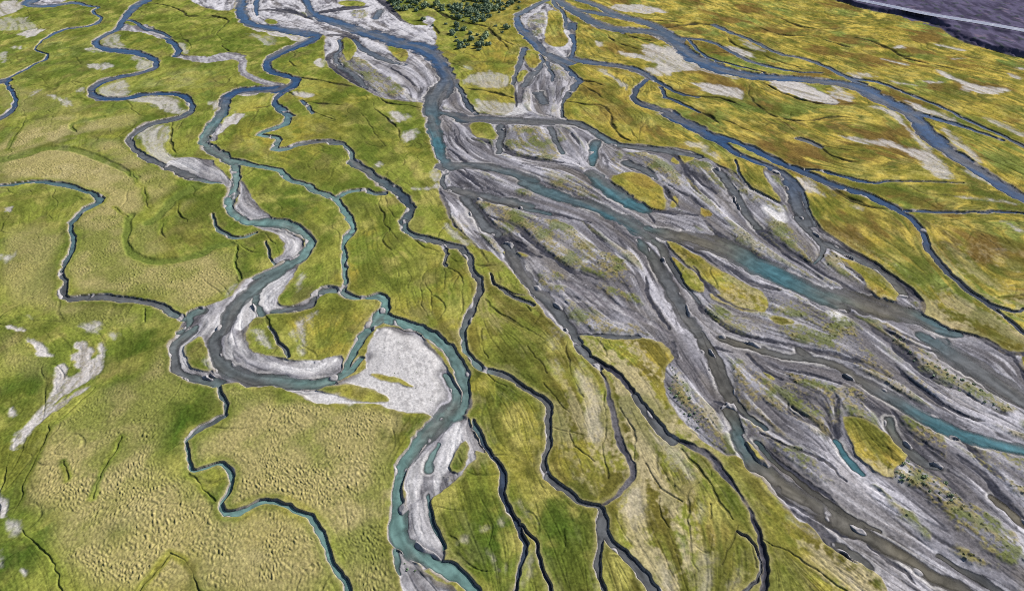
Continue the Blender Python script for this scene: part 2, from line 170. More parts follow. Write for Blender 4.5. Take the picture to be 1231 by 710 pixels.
 ("D","olive_strand","93.8,95.5,1.34 95.8,92.3,1.58 97.1,88.5,1.42 97.5,84.6,1.26 98.4,80.1,1.27 99,77.9,1.26 100.3,71.8,1.24 102.3,67.4,1.24"),
 ("D","olive_strand","96.9,100.2,0.92 97.8,97.9,1.22 98.1,94,1.38 99.2,91,1.55 99.9,89.4,0.97"),
 ("N","olive_strand","95.4,85.4,1.81 96.2,82.9,2.12 98.1,79.7,1.81 100.5,74.3,1.77 103.7,70.5,1.75"),
 ("D","south_edge","55.1,81.3,2.08 57.5,79.1,1.88 59.7,76.7,2 61.8,73.9,2.19"),
 ("G","south_edge","61.4,74.6,2.38 63.3,72.5,1.96 65.4,70.2,1.39"),
 ("D","south_edge","59,77.4,1.37 60.7,75.3,1.35"),
 ("D","south_edge","66.1,74.9,0.73 68.6,72.2,0.95 70.8,69.3,0.92 71.6,67.1,0.73"),
 ("D","streak","61.8,191.6,1.53 62.8,184.7,1.57 68.1,179,1.22 74.7,170.9,0.84 79.7,164.9,0.66"),
 ("D","streak","76,191.6,2.61 78,185.6,2.58 81,177.1,2.17 84.5,170.9,1.44 89.2,162.4,1.07 92.5,156.1,1.1 96.9,151.5,0.97"),
 ("D","streak","45.5,170.9,1.91 46.9,162.4,2.01 48.3,157.6,1.71 50.1,150.7,1.17 50.7,145.7,1.66 53.1,140.8,1.21 56.2,136.1,0.85"),
 ("D","streak","52.7,165.7,1.12 54.1,156.8,1.26 56.6,150,1.05 60.8,145.7,1.04 67,144.2,0.74"),
 ("D","streak","62.5,166.6,1.02 65.7,160.8,1.32 68.8,156.8,1.46 74.6,154.5,1.47"),
 ("D","streak","50,179,1.04 55.8,173.5,1.12 58.6,168.3,1.16 60.6,164.9,0.58"),
 ("D","streak","96.2,170.9,0.61 98.1,165.7,0.68 98.9,158.4,0.86"),
 ("G","streak","92,193.7,2.53 93.1,184.7,2.85 94.8,178,2.04 93.2,173.5,1.09 89.1,167.4,0.73"),
 ("D","streak","61.7,239.3,2.17 62.6,228.5,1.69 61.8,218.3,1.31 63.6,208.8,1.29"),
 ("D","streak","61.3,239.3,1.95 62.5,229.8,1.63 62.3,219.6,1.37 64.2,212.3,1.31 67.4,204.3,1.12 68.5,199.9,0.89"),
 ("D","streak","-3.1,255.4,1.05 -3.7,246.4,1.24 0.7,238.6,1.85 10.4,235.1,1.85 19.4,232.4,1.05"),
 ("D","streak","-15.6,253.9,2.29 -9.1,249.4,2.01"),
 ("D","streak","-3.2,266.5,1.07 -3.4,250.8,1.15"),
 ("G","streak","-4.9,266.5,3.3 -4.6,250.8,3.2 -5.1,240.7,1.87"),
 ("D","streak","-23.2,261.7,0.66 -21.9,250.8,0.72 -16.3,240.7,0.66"),
 ("D","streak","23.6,258.5,1.09 26,247.9,1.06"),
 ("G","streak","15.4,264.9,2.88 17.3,250.8,2.11 19.3,240.7,1.4"),
 ("G","streak","42.3,232.4,4.8 48.7,227.1,3.7 51,219.6,2.04"),
 ("D","streak","-19.7,227.1,1.37 -14.1,219.6,1.09 -9.7,211.2,0.99"),
 ("G","streak","73.9,227.1,3.3 75.8,218.3,3.2 76.2,206.6,2.97 76.6,195.7,3.2 77.5,187.5,3.2"),
 ("D","streak","75.4,203.2,1.36 76.3,194.6,1.71 78.5,187.5,1.8"),
 ("D","streak","52.5,214.7,0.95 54,204.3,1.09 55.3,199.9,0.73"),
 ("D","streak","5.8,339.7,1.52 8.8,330.4,1.06"),
 ("D","streak","44.4,195.7,0.66 45.6,190.5,0.78"),
 ("D","streak","49,190.6,0.76 54.8,185.6,0.93"),
 ("S","streak","-88.6,342.1,2.73 -76.3,328.1,4.4 -66.7,308.7,3.6 -57.4,296.7,3.1 -39.6,292.5,1.8"),
 ("G","streak","-92.6,378.9,1.73 -88.5,362.4,1.78 -90.3,354.6,2.53 -85.2,337.4,2.99 -75.1,325.8,3.9 -66.7,308.7,2.68"),
 ("G","streak","-84.7,378.9,1.66 -78.8,365.1,4.2 -70.3,354.6,5.1 -61.4,344.6,4.9 -52.6,339.7,2.39"),
 ("D","streak","-61.1,337.4,0.79 -52.5,325.8,0.8 -44.5,310.7,0.61"),
 ("D","north_top","-91.5,482.7,5.6 -86.5,470.7,5.5 -81.8,459.2,5.4 -74,440.3,4.3 -67.9,424.3,3.3 -62.5,412.6,2.31 -55,404.5,1.62"),
 ("D","north_top","-142.3,487.1,4.3 -136.4,472.8,4.2 -130.7,459.2,4.1 -121.4,436.7,3.3"),
 ("B","north_top","-172.1,501.8,3.9 -167.3,484,3.8 -162.8,467.2,3.7 -160.6,459.2,3.6 -155.6,440.3,3.2 -150.4,426.1,1.31"),
 ("D","north_top","-153,436.7,5 -139.2,436.7,7.1 -127.5,429.6,4.4 -114.6,415.9,1.86"),
 ("D","north_top","-117.8,429.6,6.8 -107.5,436.7,7.2 -89.3,444,7.4"),
 ("D","north_top","-108.1,436.7,7.8 -98.2,442.1,8.1 -88.5,444,4.5"),
 ("G","north_top","-79.4,436.7,4.6 -79.6,419.2,4.5"),
 ("D","north_top","-101,387.7,3.5 -90.2,387.1,4.9 -83.3,378.9,3.6 -79.6,367.8,2.19"),
 ("D","north_top","-90.7,376.1,1.72 -88.1,365.1,1.91 -90,359.8,3.1 -92.6,352,4.2 -90.9,342.1,2.9"),
 ("D","north_top","-90.9,342.1,4 -83.3,330.4,4.3 -75.4,321.4,5 -66.2,306.6,3"),
 ("D","streak","73.9,228.7,1.12 74.5,215.6,1.29 76,194.1,1.73 78.3,184.4,1.83 81.6,171.2,1.16 85.1,165.6,1 88.2,159.1,0.73"),
 ("D","streak","76.8,190.7,3 79.1,181.3,3.5 81.7,174,1.61"),
 ("D","streak","62.6,187.5,1.06 67.7,178.4,1.14 72.9,171.2,1.12 79.8,165.6,0.87"),
 ("D","streak","62.3,166.3,1.32 64.8,161,1.83 67.9,155.9,1.76 74,154.1,1.13"),
 ("D","streak","93.3,202.7,2.56 92.5,192.5,2.05 93.7,181.3,1.71 94.3,174,0.74 88.7,166.9,0.62"),
 ("D","streak","95.6,179.8,1.23 100.6,174,1.37 102.3,168.3,1.18"),
 ("D","streak","-20.9,211.2,1.66 -14.9,209.4,2.21 -2.4,202.8,2.41 7.2,197.9,1.82 18.9,193.3,1.49 24.9,190.2,0.87"),
 ("D","streak","-17.7,227.7,0.94 -11.1,216.5,1.09 -2.5,207.8,1.07"),
 ("D","streak","-24.1,244,0.76 -18,233.7,1.13 -8.7,225.8,1.23"),
 ("D","streak","-3.7,241.8,1.52 7.2,235.7,1.55 18.8,232,1.18"),
 ("D","streak","-14,206.1,1.89 -7.8,190.2,2.32 -2.2,176,2.3 1.4,163.2,2.29"),
 ("D","streak","-10.4,197.9,0.78 -2.2,181.5,1.42 4.5,176,1.16"),
 ("D","streak","1.5,185.8,0.81 6.7,177.3,1.2 12.9,168.1,1 18.2,162,0.81"),
 ("D","streak","21.9,191.8,0.61 25.1,184.4,0.82 28.4,178.7,0.63"),
 ("D","streak","59.9,240.8,1.06 62.6,231.6,1.22 65.2,218.4,1.01 69.9,209.4,1.11"),
 ("D","streak","54.2,214.7,1.21 59.6,207.8,1.18 64,197.9,0.98"),
 ("D","streak","93.4,141,1.03 95.9,134.1,1.73 97.7,126.1,1.25 99.7,119.6,0.99 104.5,114.3,0.81 108.4,109.4,0.61"),
 ("D","streak","97.3,137.2,0.97 101.3,134.1,1.17 106.5,129.5,0.93"),
 ("D","streak","93,124.2,0.55 95.1,115.2,0.73 99.1,108.6,0.77 104.5,105.4,0.58"),
 ("D","streak","65.5,122.4,0.62 71.7,120.1,0.79 77.7,117.8,0.6"),
 ("D","streak","58.1,128,0.85 60.4,122.4,0.72 63.7,118.7,0.75"),
 ("D","streak","46.5,111.8,0.7 52.6,107.8,0.83 55,103.8,0.76"),
 ("D","streak","54,102.3,0.65 58.9,97.9,0.64 65.2,95,0.63 67.8,89,0.43"),
 ("D","streak","50.5,147.1,0.75 53.2,140.4,1.16 57.5,135.6,1.08 64.8,133.1,0.88"),
 ("D","streak","93.9,95,0.8 95.2,92.3,0.94 97.2,89,1.08"),
 ("D","streak","49.9,92.5,0.69 54.2,85.2,1.09 58.9,80.3,1.38 63.4,77.3,1.46 67.5,75.1,1.32"),
 ("D","streak","53.8,98.2,0.59 57.5,91.9,0.72 61.9,87.2,0.57 64.7,82.1,0.42"),
 ("D","streak","63.3,110,0.68 67.4,104.3,1.01 69.5,100.5,0.77"),
 ("D","streak","53.1,83.4,0.84 56.6,79.7,0.93 60.4,73.4,1.29 63.5,71.2,1"),
 ("Y","g","-67.8,466.6,2.31 -63.2,460.9,2.29 -58.7,455.3,2.26 -49.4,444,3 -42.2,429.6,3 -35.6,419.2,3.3 -27.5,411,3.6 -14.1,402.9,3.2"),
 ("Y","g","-58.2,415.9,2.94 -50.3,412.6,2.34"),
 ("Y","g","-44.8,404.5,2.31 -41.1,393.7,1.87 -38.9,383.3,1.13"),
 ("Y","g","-12.4,409.3,0.97 -13,396.7,2.26 -7.3,381.8,2.23 -2.8,367.8,1.51 -1.1,358.5,0.76"),
 ("Y","g","-6.4,380.4,1.76 2.3,367.8,1.55"),
 ("Y","g","-2.8,359.8,0.71 -4.3,344.6,0.43"),
 ("Y","g","-58.2,296.7,1.13 -55.9,291,1.8 -49.1,288.2,2.04 -41.8,286.3,1.58 -37.9,282.7,0.77"),
 ("Y","g","-60.2,291,0.42 -59,283.6,0.54 -54.4,276.5,0.55"),
 ("Y","g","-82.5,312.8,1.5 -72.9,309.7,1.49"),
 ("Y","g","-21.8,307.6,1.93 -12,304.6,2.56 -2.4,298.6,2.3 2,294.8,1.52"),
 ("Y","g","-33.6,344.6,1.05 -20.8,332.7,0.85"),
 ("G","a4_river","32.5,476.9,4.4 28.2,469.9,4.3 24,463.2,4.3 12.2,444,4.3 3,426.1,5.7"),
 ("B","a4_river","3,422.6,3.9 3.4,406.1,5.8 7.3,390.6,7.6 12.3,372.7,6.2 16.1,357.2,4.6 18.4,352,4.1"),
 ("G","a4_river","17.6,354.6,6.4 22.2,347,11 28.5,342.1,8.3"),
 ("B","a4_river","23.8,344.6,3.3 27.7,330.4,3.2 31.4,317.1,3.7"),
 ("G","a4_river","30.5,314.9,3.7 25.9,302.6,3.2 23.2,294.8,2.22"),
 ("D","a4_river","24,296.7,1.14 21.3,287.3,1.14 20.9,274.8,1.1"),
 ("G","a4_west","6.1,365.1,4.3 5.1,352,3.4 3.3,337.4,2.89 0.9,321.4,2.41 0.5,312.8,1.82"),
 ("G","a4_west","14.3,354.6,1.79 15.5,342.1,2.01 11.1,330.4,4 7,317.1,5.6 5.4,310.7,3.5"),
 ("D","a4_west","5.8,339.7,1.19 9.6,330.4,1.05"),
 ("G","a4_west","17.2,344.6,2.01 17.6,335,1.77 19.6,325.8,1.63 18.8,317.1,1.23"),
 ("D","a4_west","1.9,302.6,1.18 1.5,291,0.86 2.2,285.4,0.74"),
 ("G","a4_west","11.9,302.6,4.9 13.7,291,4.7"),
 ("D","a4_east","25.5,496.4,3.4 25.8,479.3,3.3 26.1,463.2,3.2 26.4,447.7,3.7 30.6,433.1,2.75 31.2,419.2,1.96 30.7,402.9,2.23"),
 ("D","a4_east","31.4,399.8,5.5 35,412.6,6.3 34.8,396.7,2.05"),
 ("B","a4_east","32.4,387.7,4.3 33.6,378.9,2.14 31.9,362.4,2.38 30.3,350.8,2.35"),
 ("B","a4_east","29.7,348.3,7.2 34.3,344.6,7.8 43.8,340.9,7.5 53,337.4,6.3 60.3,332.2,6.5 64.4,323.2,5.8 67.1,316,2.59"),
 ("D","a4_east","67.3,317.1,2.46 70,310.7,2.75 74.8,300.6,2.37 82.5,296.7,2.33"),
 ("B","a4_east","68.1,308.7,2.2 67.5,296.7,1.98"),
 ("D","a4_east","67.5,296.7,2.79 71.8,292.9,1.8 75.4,285.4,1.62 78.9,280,1.7"),
 ("D","a4_loop","63.4,319.2,2.79 56.9,308.7,2.91 53.6,298.6,2.89 54.3,291,4.3 59.2,285.4,5.8 64.2,281.8,6.7"),
 ("B","a4_loop","64.2,281.8,6.1 69.9,275.7,4.4 65,278.4,3.3 69.2,271.5,6.5 75.3,263.3,7.6"),
 ("B","a4_loop","65.9,278.4,8 70.8,268.2,6.6 75.7,260.1,6.9 79.7,254.6,8 81.7,252.4,6.8"),
 ("B","a4_loop","80.7,250.8,4.1 83.3,243.5,3.9 86.6,237.2,3.9 91.4,232.4,3.8 95.8,227.1,4.1 98.5,220.8,3.5 99.2,212.3,3.4"),
 ("G","a4_loop","96.6,218.3,4.2 96.6,211.2,4.3 94.7,202.1,4.6 94.2,195.7,4.3 94.2,189.5,3.8"),
 ("D","a4_loop","99.9,219.6,1.23 99.6,210,1.56 97.4,201,1.35 96.8,194.6,1.4 96,188.5,1.23"),
 ("B","a4_loop","82,256.2,4.2 88,249.4,5 93.8,240.7,4.6 98.6,232.4,5.1 103,227.4,5 107.1,222,4.9 110.7,215.9,4.6 116.2,212.3,4.5 120.2,208.8,4.5 115.2,212.9,3.5 120.3,208.8,4.3 124.7,202.1,4.5 127.7,196.7,3.5 129,191.5,2.94 128.5,191.6,2.65 128.4,185.6,2.7 126.5,179,2.26"),
 ("D","a4_loop","126.5,179,2.61 125.3,170,2.59 124.9,163.2,2.71 125.8,157.6,2.58 127,153,2.67 128.7,147.8,2.28 129.9,142.2,1.78 131.4,136.1,1.76 132.6,132.3,1.69 134.3,123,1.68 137.3,116.6,1.72"),
 ("D","c6_branch","128.5,147.5,1.7 131.9,145.7,1.61 134.2,144.2,1.26 137,145.7,1.21 140.2,146.4,1.44 150.9,147.5,1.34 163.7,151.6,1.26"),
 ("Y","c6_branch","129.5,148.5,0.56 133,150.7,0.8 140.5,151.5,0.89 144.7,152.2,0.92 155.2,152.8,0.86 168,156.4,0.8"),
 ("Y","g","114.9,152.2,0.32 120.4,155.3,0.73 123.9,157.6,0.5"),
 ("D","plain_edge","97.9,185.4,1.29 100.3,178.2,1.31 103.7,171.6,1.52 107,165.7,1.44 109.4,159.2,1.65 111.3,154.4,1.76 111.7,149.3,1.24 110.4,145.7,0.79 107.9,141.5,0.68"),
 ("G","plain_edge","95.3,178,2.86 98.9,174.4,2.72 102.8,168.3,2.56 106,163.2,2.72 108.2,157.6,3.2 107.6,152.2,2.59"),
 ("D","plain_edge","97.3,193.7,1.25 97,185.6,1.29 99.7,179,1.22 103.8,173.1,1.08"),
 ("D","plain_edge","96.1,170.9,0.71 97.8,164.1,0.83 99.2,159.2,0.83"),
 ("D","plain_edge","89.5,162,1.08 92.8,156.1,1.09 97.1,150.7,1.3 102.1,147.8,1.14"),
 ("D","north_channel","22.1,482.6,7.8 25.2,472.7,7.6 28.2,463.2,7.5 34.2,444,7.9 40.8,426.1,8.9 47.9,409.3,9.3 56,398.3,10.3 70.3,395.2,11 81.3,390.6,11.9 87.2,378.9,13.5"),
 ("B","north_channel","86.4,378.9,9.1 88.7,359.8,9.8 93.1,345.8,8.6 91.1,349.5,12.8 97.4,337.4,11.5 104.7,328.1,10.9 115.7,322.5,10.6 130.4,320.3,9.1 143.9,317.1,8.2 153.7,312.8,10.3 160,306.6,12.1 161.2,296.7,10.8 165.6,285.4,10.4 169.2,276.5,9.3 166.8,282,4.1 167.6,273.2,8.1 165.4,260.1,8.4 165.2,246.4,8.6 166.8,233.8,8.1 169,223.3,7.3 170.4,213.5,7.2 172.6,206,6.5 173.6,199.9,5.5 174.2,184.9,5.5 177.3,175,5.8"),
 ("D","north_channel","36.1,468.5,7.4 39.8,463.8,7.4 43.5,459.2,7.3 52.7,447.7,6.9 58.9,431.3,7.5 65.4,420.9,9.7 75.6,412.6,9 84.2,396.7,7.5 88.1,383.3,6.3"),
 ("D","north_channel","36.9,438.5,6.7 47.3,433.1,6.5 60,424.3,8.1"),
 ("Y","north_channel","67.3,420.9,3.3 76.2,416.6,3 94.5,412.6,4"),
 ("Y","north_channel","83.8,399.8,3.7 106.9,410,3.7 101.6,408.7,6.5 115.1,406.1,7.2"),
 ("D","north_channel","115.1,406.1,4.3 119.4,393.7,4.3 125.7,383.3,3.5 130,373.3,2.94 135.1,355.9,3.5 146.8,348.3,3.7 152,339.7,3.2 155.7,328.1,3 159.1,317.1,3.2 162.4,312.4,3.2"),
 ("D","north_channel","152.6,337.4,2.73 156.3,325.8,2.85 159.9,319.2,3.2 168.2,317.1,2.98 173.7,308.7,2.6 178.5,296.7,2.67 184,287.3,2.51 187,276.5,1.99 186.9,274.9,2.37 189.9,266.5,2.49 193.4,258.5,2.34 196.5,246.4,2.72 198.2,240.7,2.52 200.6,224.7,2.59 206.1,214.9,2.78"),
 ("B","north_channel","169.5,280.2,3.7 175.8,273.2,4.4 180.9,267.4,3.9 186.4,260.1,3.4 191.2,252.4,2.26"),
 ("D","north_channel","91.7,381.8,4.1 103.5,378.9,3.9 109.2,370,2.78 113.9,354.6,3.3 118.3,343.4,3.6 125.9,336.2,3.2 133.7,330.4,2.6 138.4,328.1,2.12 147.8,328.1,2.04"),
 ("D","north_channel","94.7,378.9,2.08 95.8,359.8,2.3 99.6,347,2.39 111,337.4,2.01 120.4,328.1,1.29"),
 ("Y","g","51.9,393.7,1.06 52.9,378.9,1.76 60.2,367.8,1.72 69.3,359.8,1.61"),
 ("Y","g","56.8,396.7,2.5 64.3,384.7,2.37 76.9,374.7,1.78"),
 ("Y","g","34.4,471.3,2.95 37.9,465.2,2.91 41.4,459.2,2.88 45.9,451.5,2.13"),
 ("Y","g","23,292.5,2.52 32.7,288.2,2.37 39.7,287.3,2.01 41.3,280,1.3 41.6,273.1,1.31"),
 ("Y","g","40.7,283.8,1.8 41.6,276.7,1.58 40.8,266.5,1.74 42.8,255.4,2.37 46,250.8,2.09"),
 ("Y","g","32.2,318.1,2.78 39.5,313.9,1.84 42.8,309.7,0.95"),
 ("Y","g","31.8,312.8,1.56 38.2,300.6,1.22 40.5,294.8,0.78"),
 ("Y","g","58,275.8,0.65 51.7,263.3,0.62 49.2,250.8,0.5"),
 ("Y","g","47.5,261.7,0.97 48.6,255.4,0.76 49,249.4,0.57"),
 ("Y","g","155.1,424.3,1.76 161.1,404.5,2.16 172.3,396.7,2.21 198.6,401.4,1.43"),
 ("Y","g","137.4,409.3,1.29 140.3,396.7,1.58 148,386.2,2.47 164.1,386.2,1.77"),
 ("Y","g","166.4,380.4,1.82 177.2,365.1,1.76"),
 ("Y","g","184.4,383.3,2.51 190,380.4,3.1"),
 ("Y","g","110.5,314.9,1.2 107.1,306.6,1 104.9,294.8,1.25 106.9,281.8,1.58 109.3,275.7,1.53"),
 ("Y","g","116.6,314.9,2.26 120.3,302.6,2.54 127,293.8,2.42 134.3,288.2,1.95 148.1,289.1,1.44"),
 ("Y","g","118.8,387.7,0.8 115.8,378.9,1.27 117.8,366.4,1.87 128.4,355.9,1.7"),
 ("Y","g","128.1,354.6,1.31 131.3,343.4,1.65 139.1,337.4,1.37 140,328.1,0.75"),
 ("Y","g","69.9,308.7,1.66 74.1,299.6,2.23 85.3,297.3,1.99 93.5,295.3,1.85 97.9,287.3,1.29 104.2,281.8,1.04"),
 ("Y","g","67.8,296.7,2.18 73.6,289.1,2.03 78.7,280,1.99 83,274.8,1.8"),
 ("Y","g","99.5,357.2,1.05 113.6,356.7,1.04"),
 ("Y","g","184.2,383.3,2.46 192.5,377.5,2.77 196.7,361.1,2.33 197.1,350.8,2.48 205.5,354.6,1.62 207.3,349.5,1.05"),
 ("Y","g","197.8,359.8,0.77 196.3,350.8,1.98 203,342.1,1.82 217.1,330.4,2.06"),
 ("Y","g","167.6,378.9,1.75 176.2,365.1,1.7"),
 ("Y","g","174.5,398.3,1.38 187.6,401.4,1.39"),
 ("D","g3","112.1,224.8,1.92 116.2,223.3,2.02 120.4,218.9,1.99 126.3,216.5,1.6 134,218.3,1.03 140.3,218.3,1.37 149.8,217.7,1.02 157.8,216.5,0.78"),
 ("D","g3","128.2,197.8,1.76 134.4,197.2,1.99 144.6,196.2,1.88 150.6,197.6,1.53 153.9,195.7,1.86 158.8,197.8,1.92 166.5,195.7,1.89 170.3,194.6,1.97 179.2,189.7,1.84 190.6,189,1.67"),
 ("Y","g","110.6,214.1,1.57 113.4,206.6,2.12 117.5,202.1,1.83"),
 ("Y","g","110.5,214.1,1.25 112.1,207.7,1.73 114.9,202.3,1.83 119.4,199.9,1.67 124.9,197.8,1.53"),
 ("Y","g","137.5,214.7,0.65 139.9,208.8,0.78 155.1,206,0.61"),
 ("Y","g","76,283.8,2.21 83.3,275.8,2.51 84.2,266.5,0.77"),
 ("Y","g","86.8,273.2,1.4 91.2,266.5,1.09 97.1,257,0.79"),
 ("Y","g","105.4,283.8,1.84 108.2,276.7,2.18 114.7,271.2,1.78 122.6,270.7,2.16 129.2,274.1,1.94 137.8,274.9,1.44 145.7,271.5,1.29"),
 ("G","g3","112.7,253.1,3.5 116.8,250.1,3.1 118.4,245.7,2.29"),
 ("Y","g","118.2,245,1.78 119.2,239.3,1.43 123.3,233.8,1.9 128.6,233.5,1.38"),
 ("Y","g","109.9,273.2,0.69 113,261.7,0.76 115.1,252.4,0.73"),
 ("Y","g","117.3,247.9,0.79 125.8,243.5,0.93 133.8,242.1,0.9"),
 ("D","g3","83.2,235.1,0.84 81.6,227.1,1.09 81.1,220.8,1.21 83.9,210,1.04 89.5,203,0.84"),
 ("Y","g","90.9,228.5,0.73 89.5,219.6,0.71 91.5,211.2,0.66"),
 ("D","g3","104.1,227.1,1.86 107.6,226.9,1.9 114.1,225.2,1.79 118.5,221.4,1.88 124.1,218.3,1.74"),
 ("Y","g","186.5,283.8,0.82 188.5,271.5,0.97 191.2,261.7,0.71"),
 ("G","centre_brook","-22.7,179,1.33 -20,175.8,1.67 -19.2,171.7,0.98"),
 ("D","centre_brook","-19.2,172.2,1.01 -20.4,167.8,1.07 -19.2,166.1,1.28"),
 ("Y","g","-19.2,166.1,0.73 -16.1,162.4,0.65 -13.8,159.2,0.53 -13.6,154.5,0.36 -13.3,142.9,0.3"),
 ("Y","g","-21.6,166.1,0.88 -23.8,164.1,0.66 -25.4,160.8,0.47 -25.7,155.3,0.41 -24.2,147.1,0.31 -22.2,142.2,0.27"),
 ("Y","g","-24.4,157.6,0.33 -22.1,150.7,0.31 -21,143.5,0.26"),
 ("Y","g","-22.2,151.9,0.37 -18.9,149.3,0.3 -17.8,145,0.27 -19.5,140.8,0.25"),
 ("Y","g","-19.6,164.9,0.29 -18.8,160.8,0.28 -19.2,153.7,0.23"),
 ("Y","g","-15.6,161.6,0.3 -16.3,157.6,0.24 -16.1,154.5,0.18"),
 ("Y","g","-30.5,180.8,1.05 -26.5,176.2,0.77 -22.3,173.5,0.61"),
 ("Y","g","-11.1,166.7,1.15 -7.8,166,1.16 -4.4,165.7,1"),
 ("Y","g","-9.4,147.1,0.62 -8.4,144.6,0.42"),
 ("Y","g","-7.1,150,0.48 -5.4,145.7,0.6 -0.6,141.5,0.64 5.2,136.1,0.57"),
 ("Y","g","-3.4,142.9,0.72 0.9,139.4,0.71 5.5,135.8,0.64"),
 ("Y","g","-6,143.5,0.44 -3.5,138.8,0.43"),
 ("G","west_strand","-6,161.6,0.67 -5.2,157.6,0.84 -2.4,153.7,1.46 1.7,150,1.91 5.5,147.1,1.54"),
 ("D","west_strand","-3.8,156.8,0.55 -0.6,153,0.67 3.9,151.5,0.58"),
 ("Y","g","3.2,147.1,1.18 4.9,144.2,0.53"),
 ("Y","g","-29.9,163.2,0.25 -28.7,160.8,0.23 -29.3,154.5,0.19"),
 ("Y","g","-38.1,184.7,0.51 -35,180.8,0.38"),
 ("Y","g","1.8,138.8,1.06 5.1,136.2,0.81 8.4,133.3,0.9"),
 ("Y","g","3.6,131.1,0.37 6.5,125,0.32 8.7,121,0.27"),
 ("Y","g","13.7,132.3,0.33 13.3,126.2,0.37 14.1,120.4,0.37 15.9,112.8,0.24"),
 ("Y","g","7.4,117.1,0.27 10.2,112.3,0.26 12.6,108.2,0.21"),
 ("Y","g","20.8,109.3,0.45 20.8,104.4,0.43 19.4,97.5,0.28 19.3,90.2,0.2"),
 ("Y","g","24.3,109.3,0.5 26,104.4,0.51 26.5,98.8,0.46 25.4,94.8,0.27"),
 ("Y","g","12.2,103,0.29 12.7,98.8,0.34 14.6,96.6,0.33 17.1,94,0.25"),
 ("Y","g","8.7,103.9,0.38 12.6,102.5,0.38 15,101.6,0.28"),
 ("Y","g","27.7,94,0.3 28.9,90.6,0.34 30.6,86.9,0.35 33.3,84.2,0.36"),
 ("Y","g","37.8,88.9,0.3 35.7,87.3,0.35 34,83.4,0.34 33.8,79.4,0.32"),
 ("Y","g","33.9,79.1,0.31 33,73.9,0.27 33,69.6,0.21"),
 ("Y","g","29.3,85.1,0.22 28.6,81,0.23 29.7,78.4,0.21"),
 ("Y","g","36.2,97.5,0.6 37.5,93.5,0.43 38.3,91.4,0.43"),
 ("Y","g","36.4,97.5,0.81 38.1,92.7,0.79 39.9,88.5,0.65 41,84.6,0.72 41.5,80.5,0.52"),
 ("Y","g","38.7,90.8,0.67 40.2,87.1,0.63 41.3,82.1,0.61 42.1,80.2,0.37"),
 ("Y","g","37.3,88.7,0.38 35.3,86.3,0.4 33.8,81,0.34 33.4,75.6,0.28 33.1,69,0.18"),
 ("Y","g","38.9,84,0.25 38.2,80.2,0.19"),
 ("Y","g","47.2,76.1,0.58 50.2,73.9,0.46 53.5,70.9,0.37 56.6,68,0.37 58.5,65.5,0.36 61.7,60.7,0.35 65.1,57.3,0.34"),
 ("G","west_strand","42.7,77.7,0.54 44.8,76.1,0.82 45.3,73.6,0.69 44.7,70.2,0.62 43.4,67.4,0.63 41.3,65.5,0.77 35.5,60,0.74 30.4,55.9,0.72"),
 ("Y","g","44.5,74.6,0.27 43.8,70.2,0.26"),
 ("Y","g","43.1,79.1,0.24 41.5,75.3,0.22 37.7,70.9,0.16"),
 ("D","southbrook2","-8.6,105.7,1.1 -7.4,101.4,1.31 -8.8,104.9,1.34 -6.8,100.6,1.33 -4.6,96.1,1.31 -2.5,92.7,1.33 -1.7,89.4,1.2 -1.6,85.4,1.37 -0.1,81.6,1.38 1.5,79.4,1.43 1.2,80.2,1.46 1.8,77.4,1.31 2.4,74.2,1.15 1.4,70.2,0.89 0.2,66.1,0.87 -0.1,64.6,0.86 -1.3,57.6,0.82 -2.4,52.3,0.79"),
 ("D","southbrook2","2.2,78.8,0.65 4.3,74.9,0.76 5.1,71.9,0.73 6.2,68.3,0.78 7.1,64.9,0.76 8.6,58.1,0.72 10.1,52.8,0.7"),
 ("Y","g","-4.2,95.9,0.35 0.2,96.1,0.35 3,95.3,0.26"),
 ("Y","g","-2.7,95.9,0.39 0.7,96.1,0.39 2.8,94.4,0.24"),
 ("Y","g","-7.2,122.1,1.09 -4.8,118.7,0.61 -1.3,116,0.39"),
 ("Y","g","-7.7,137.5,0.21 -7.7,130.4,0.21 -6.1,126.2,0.17"),
]
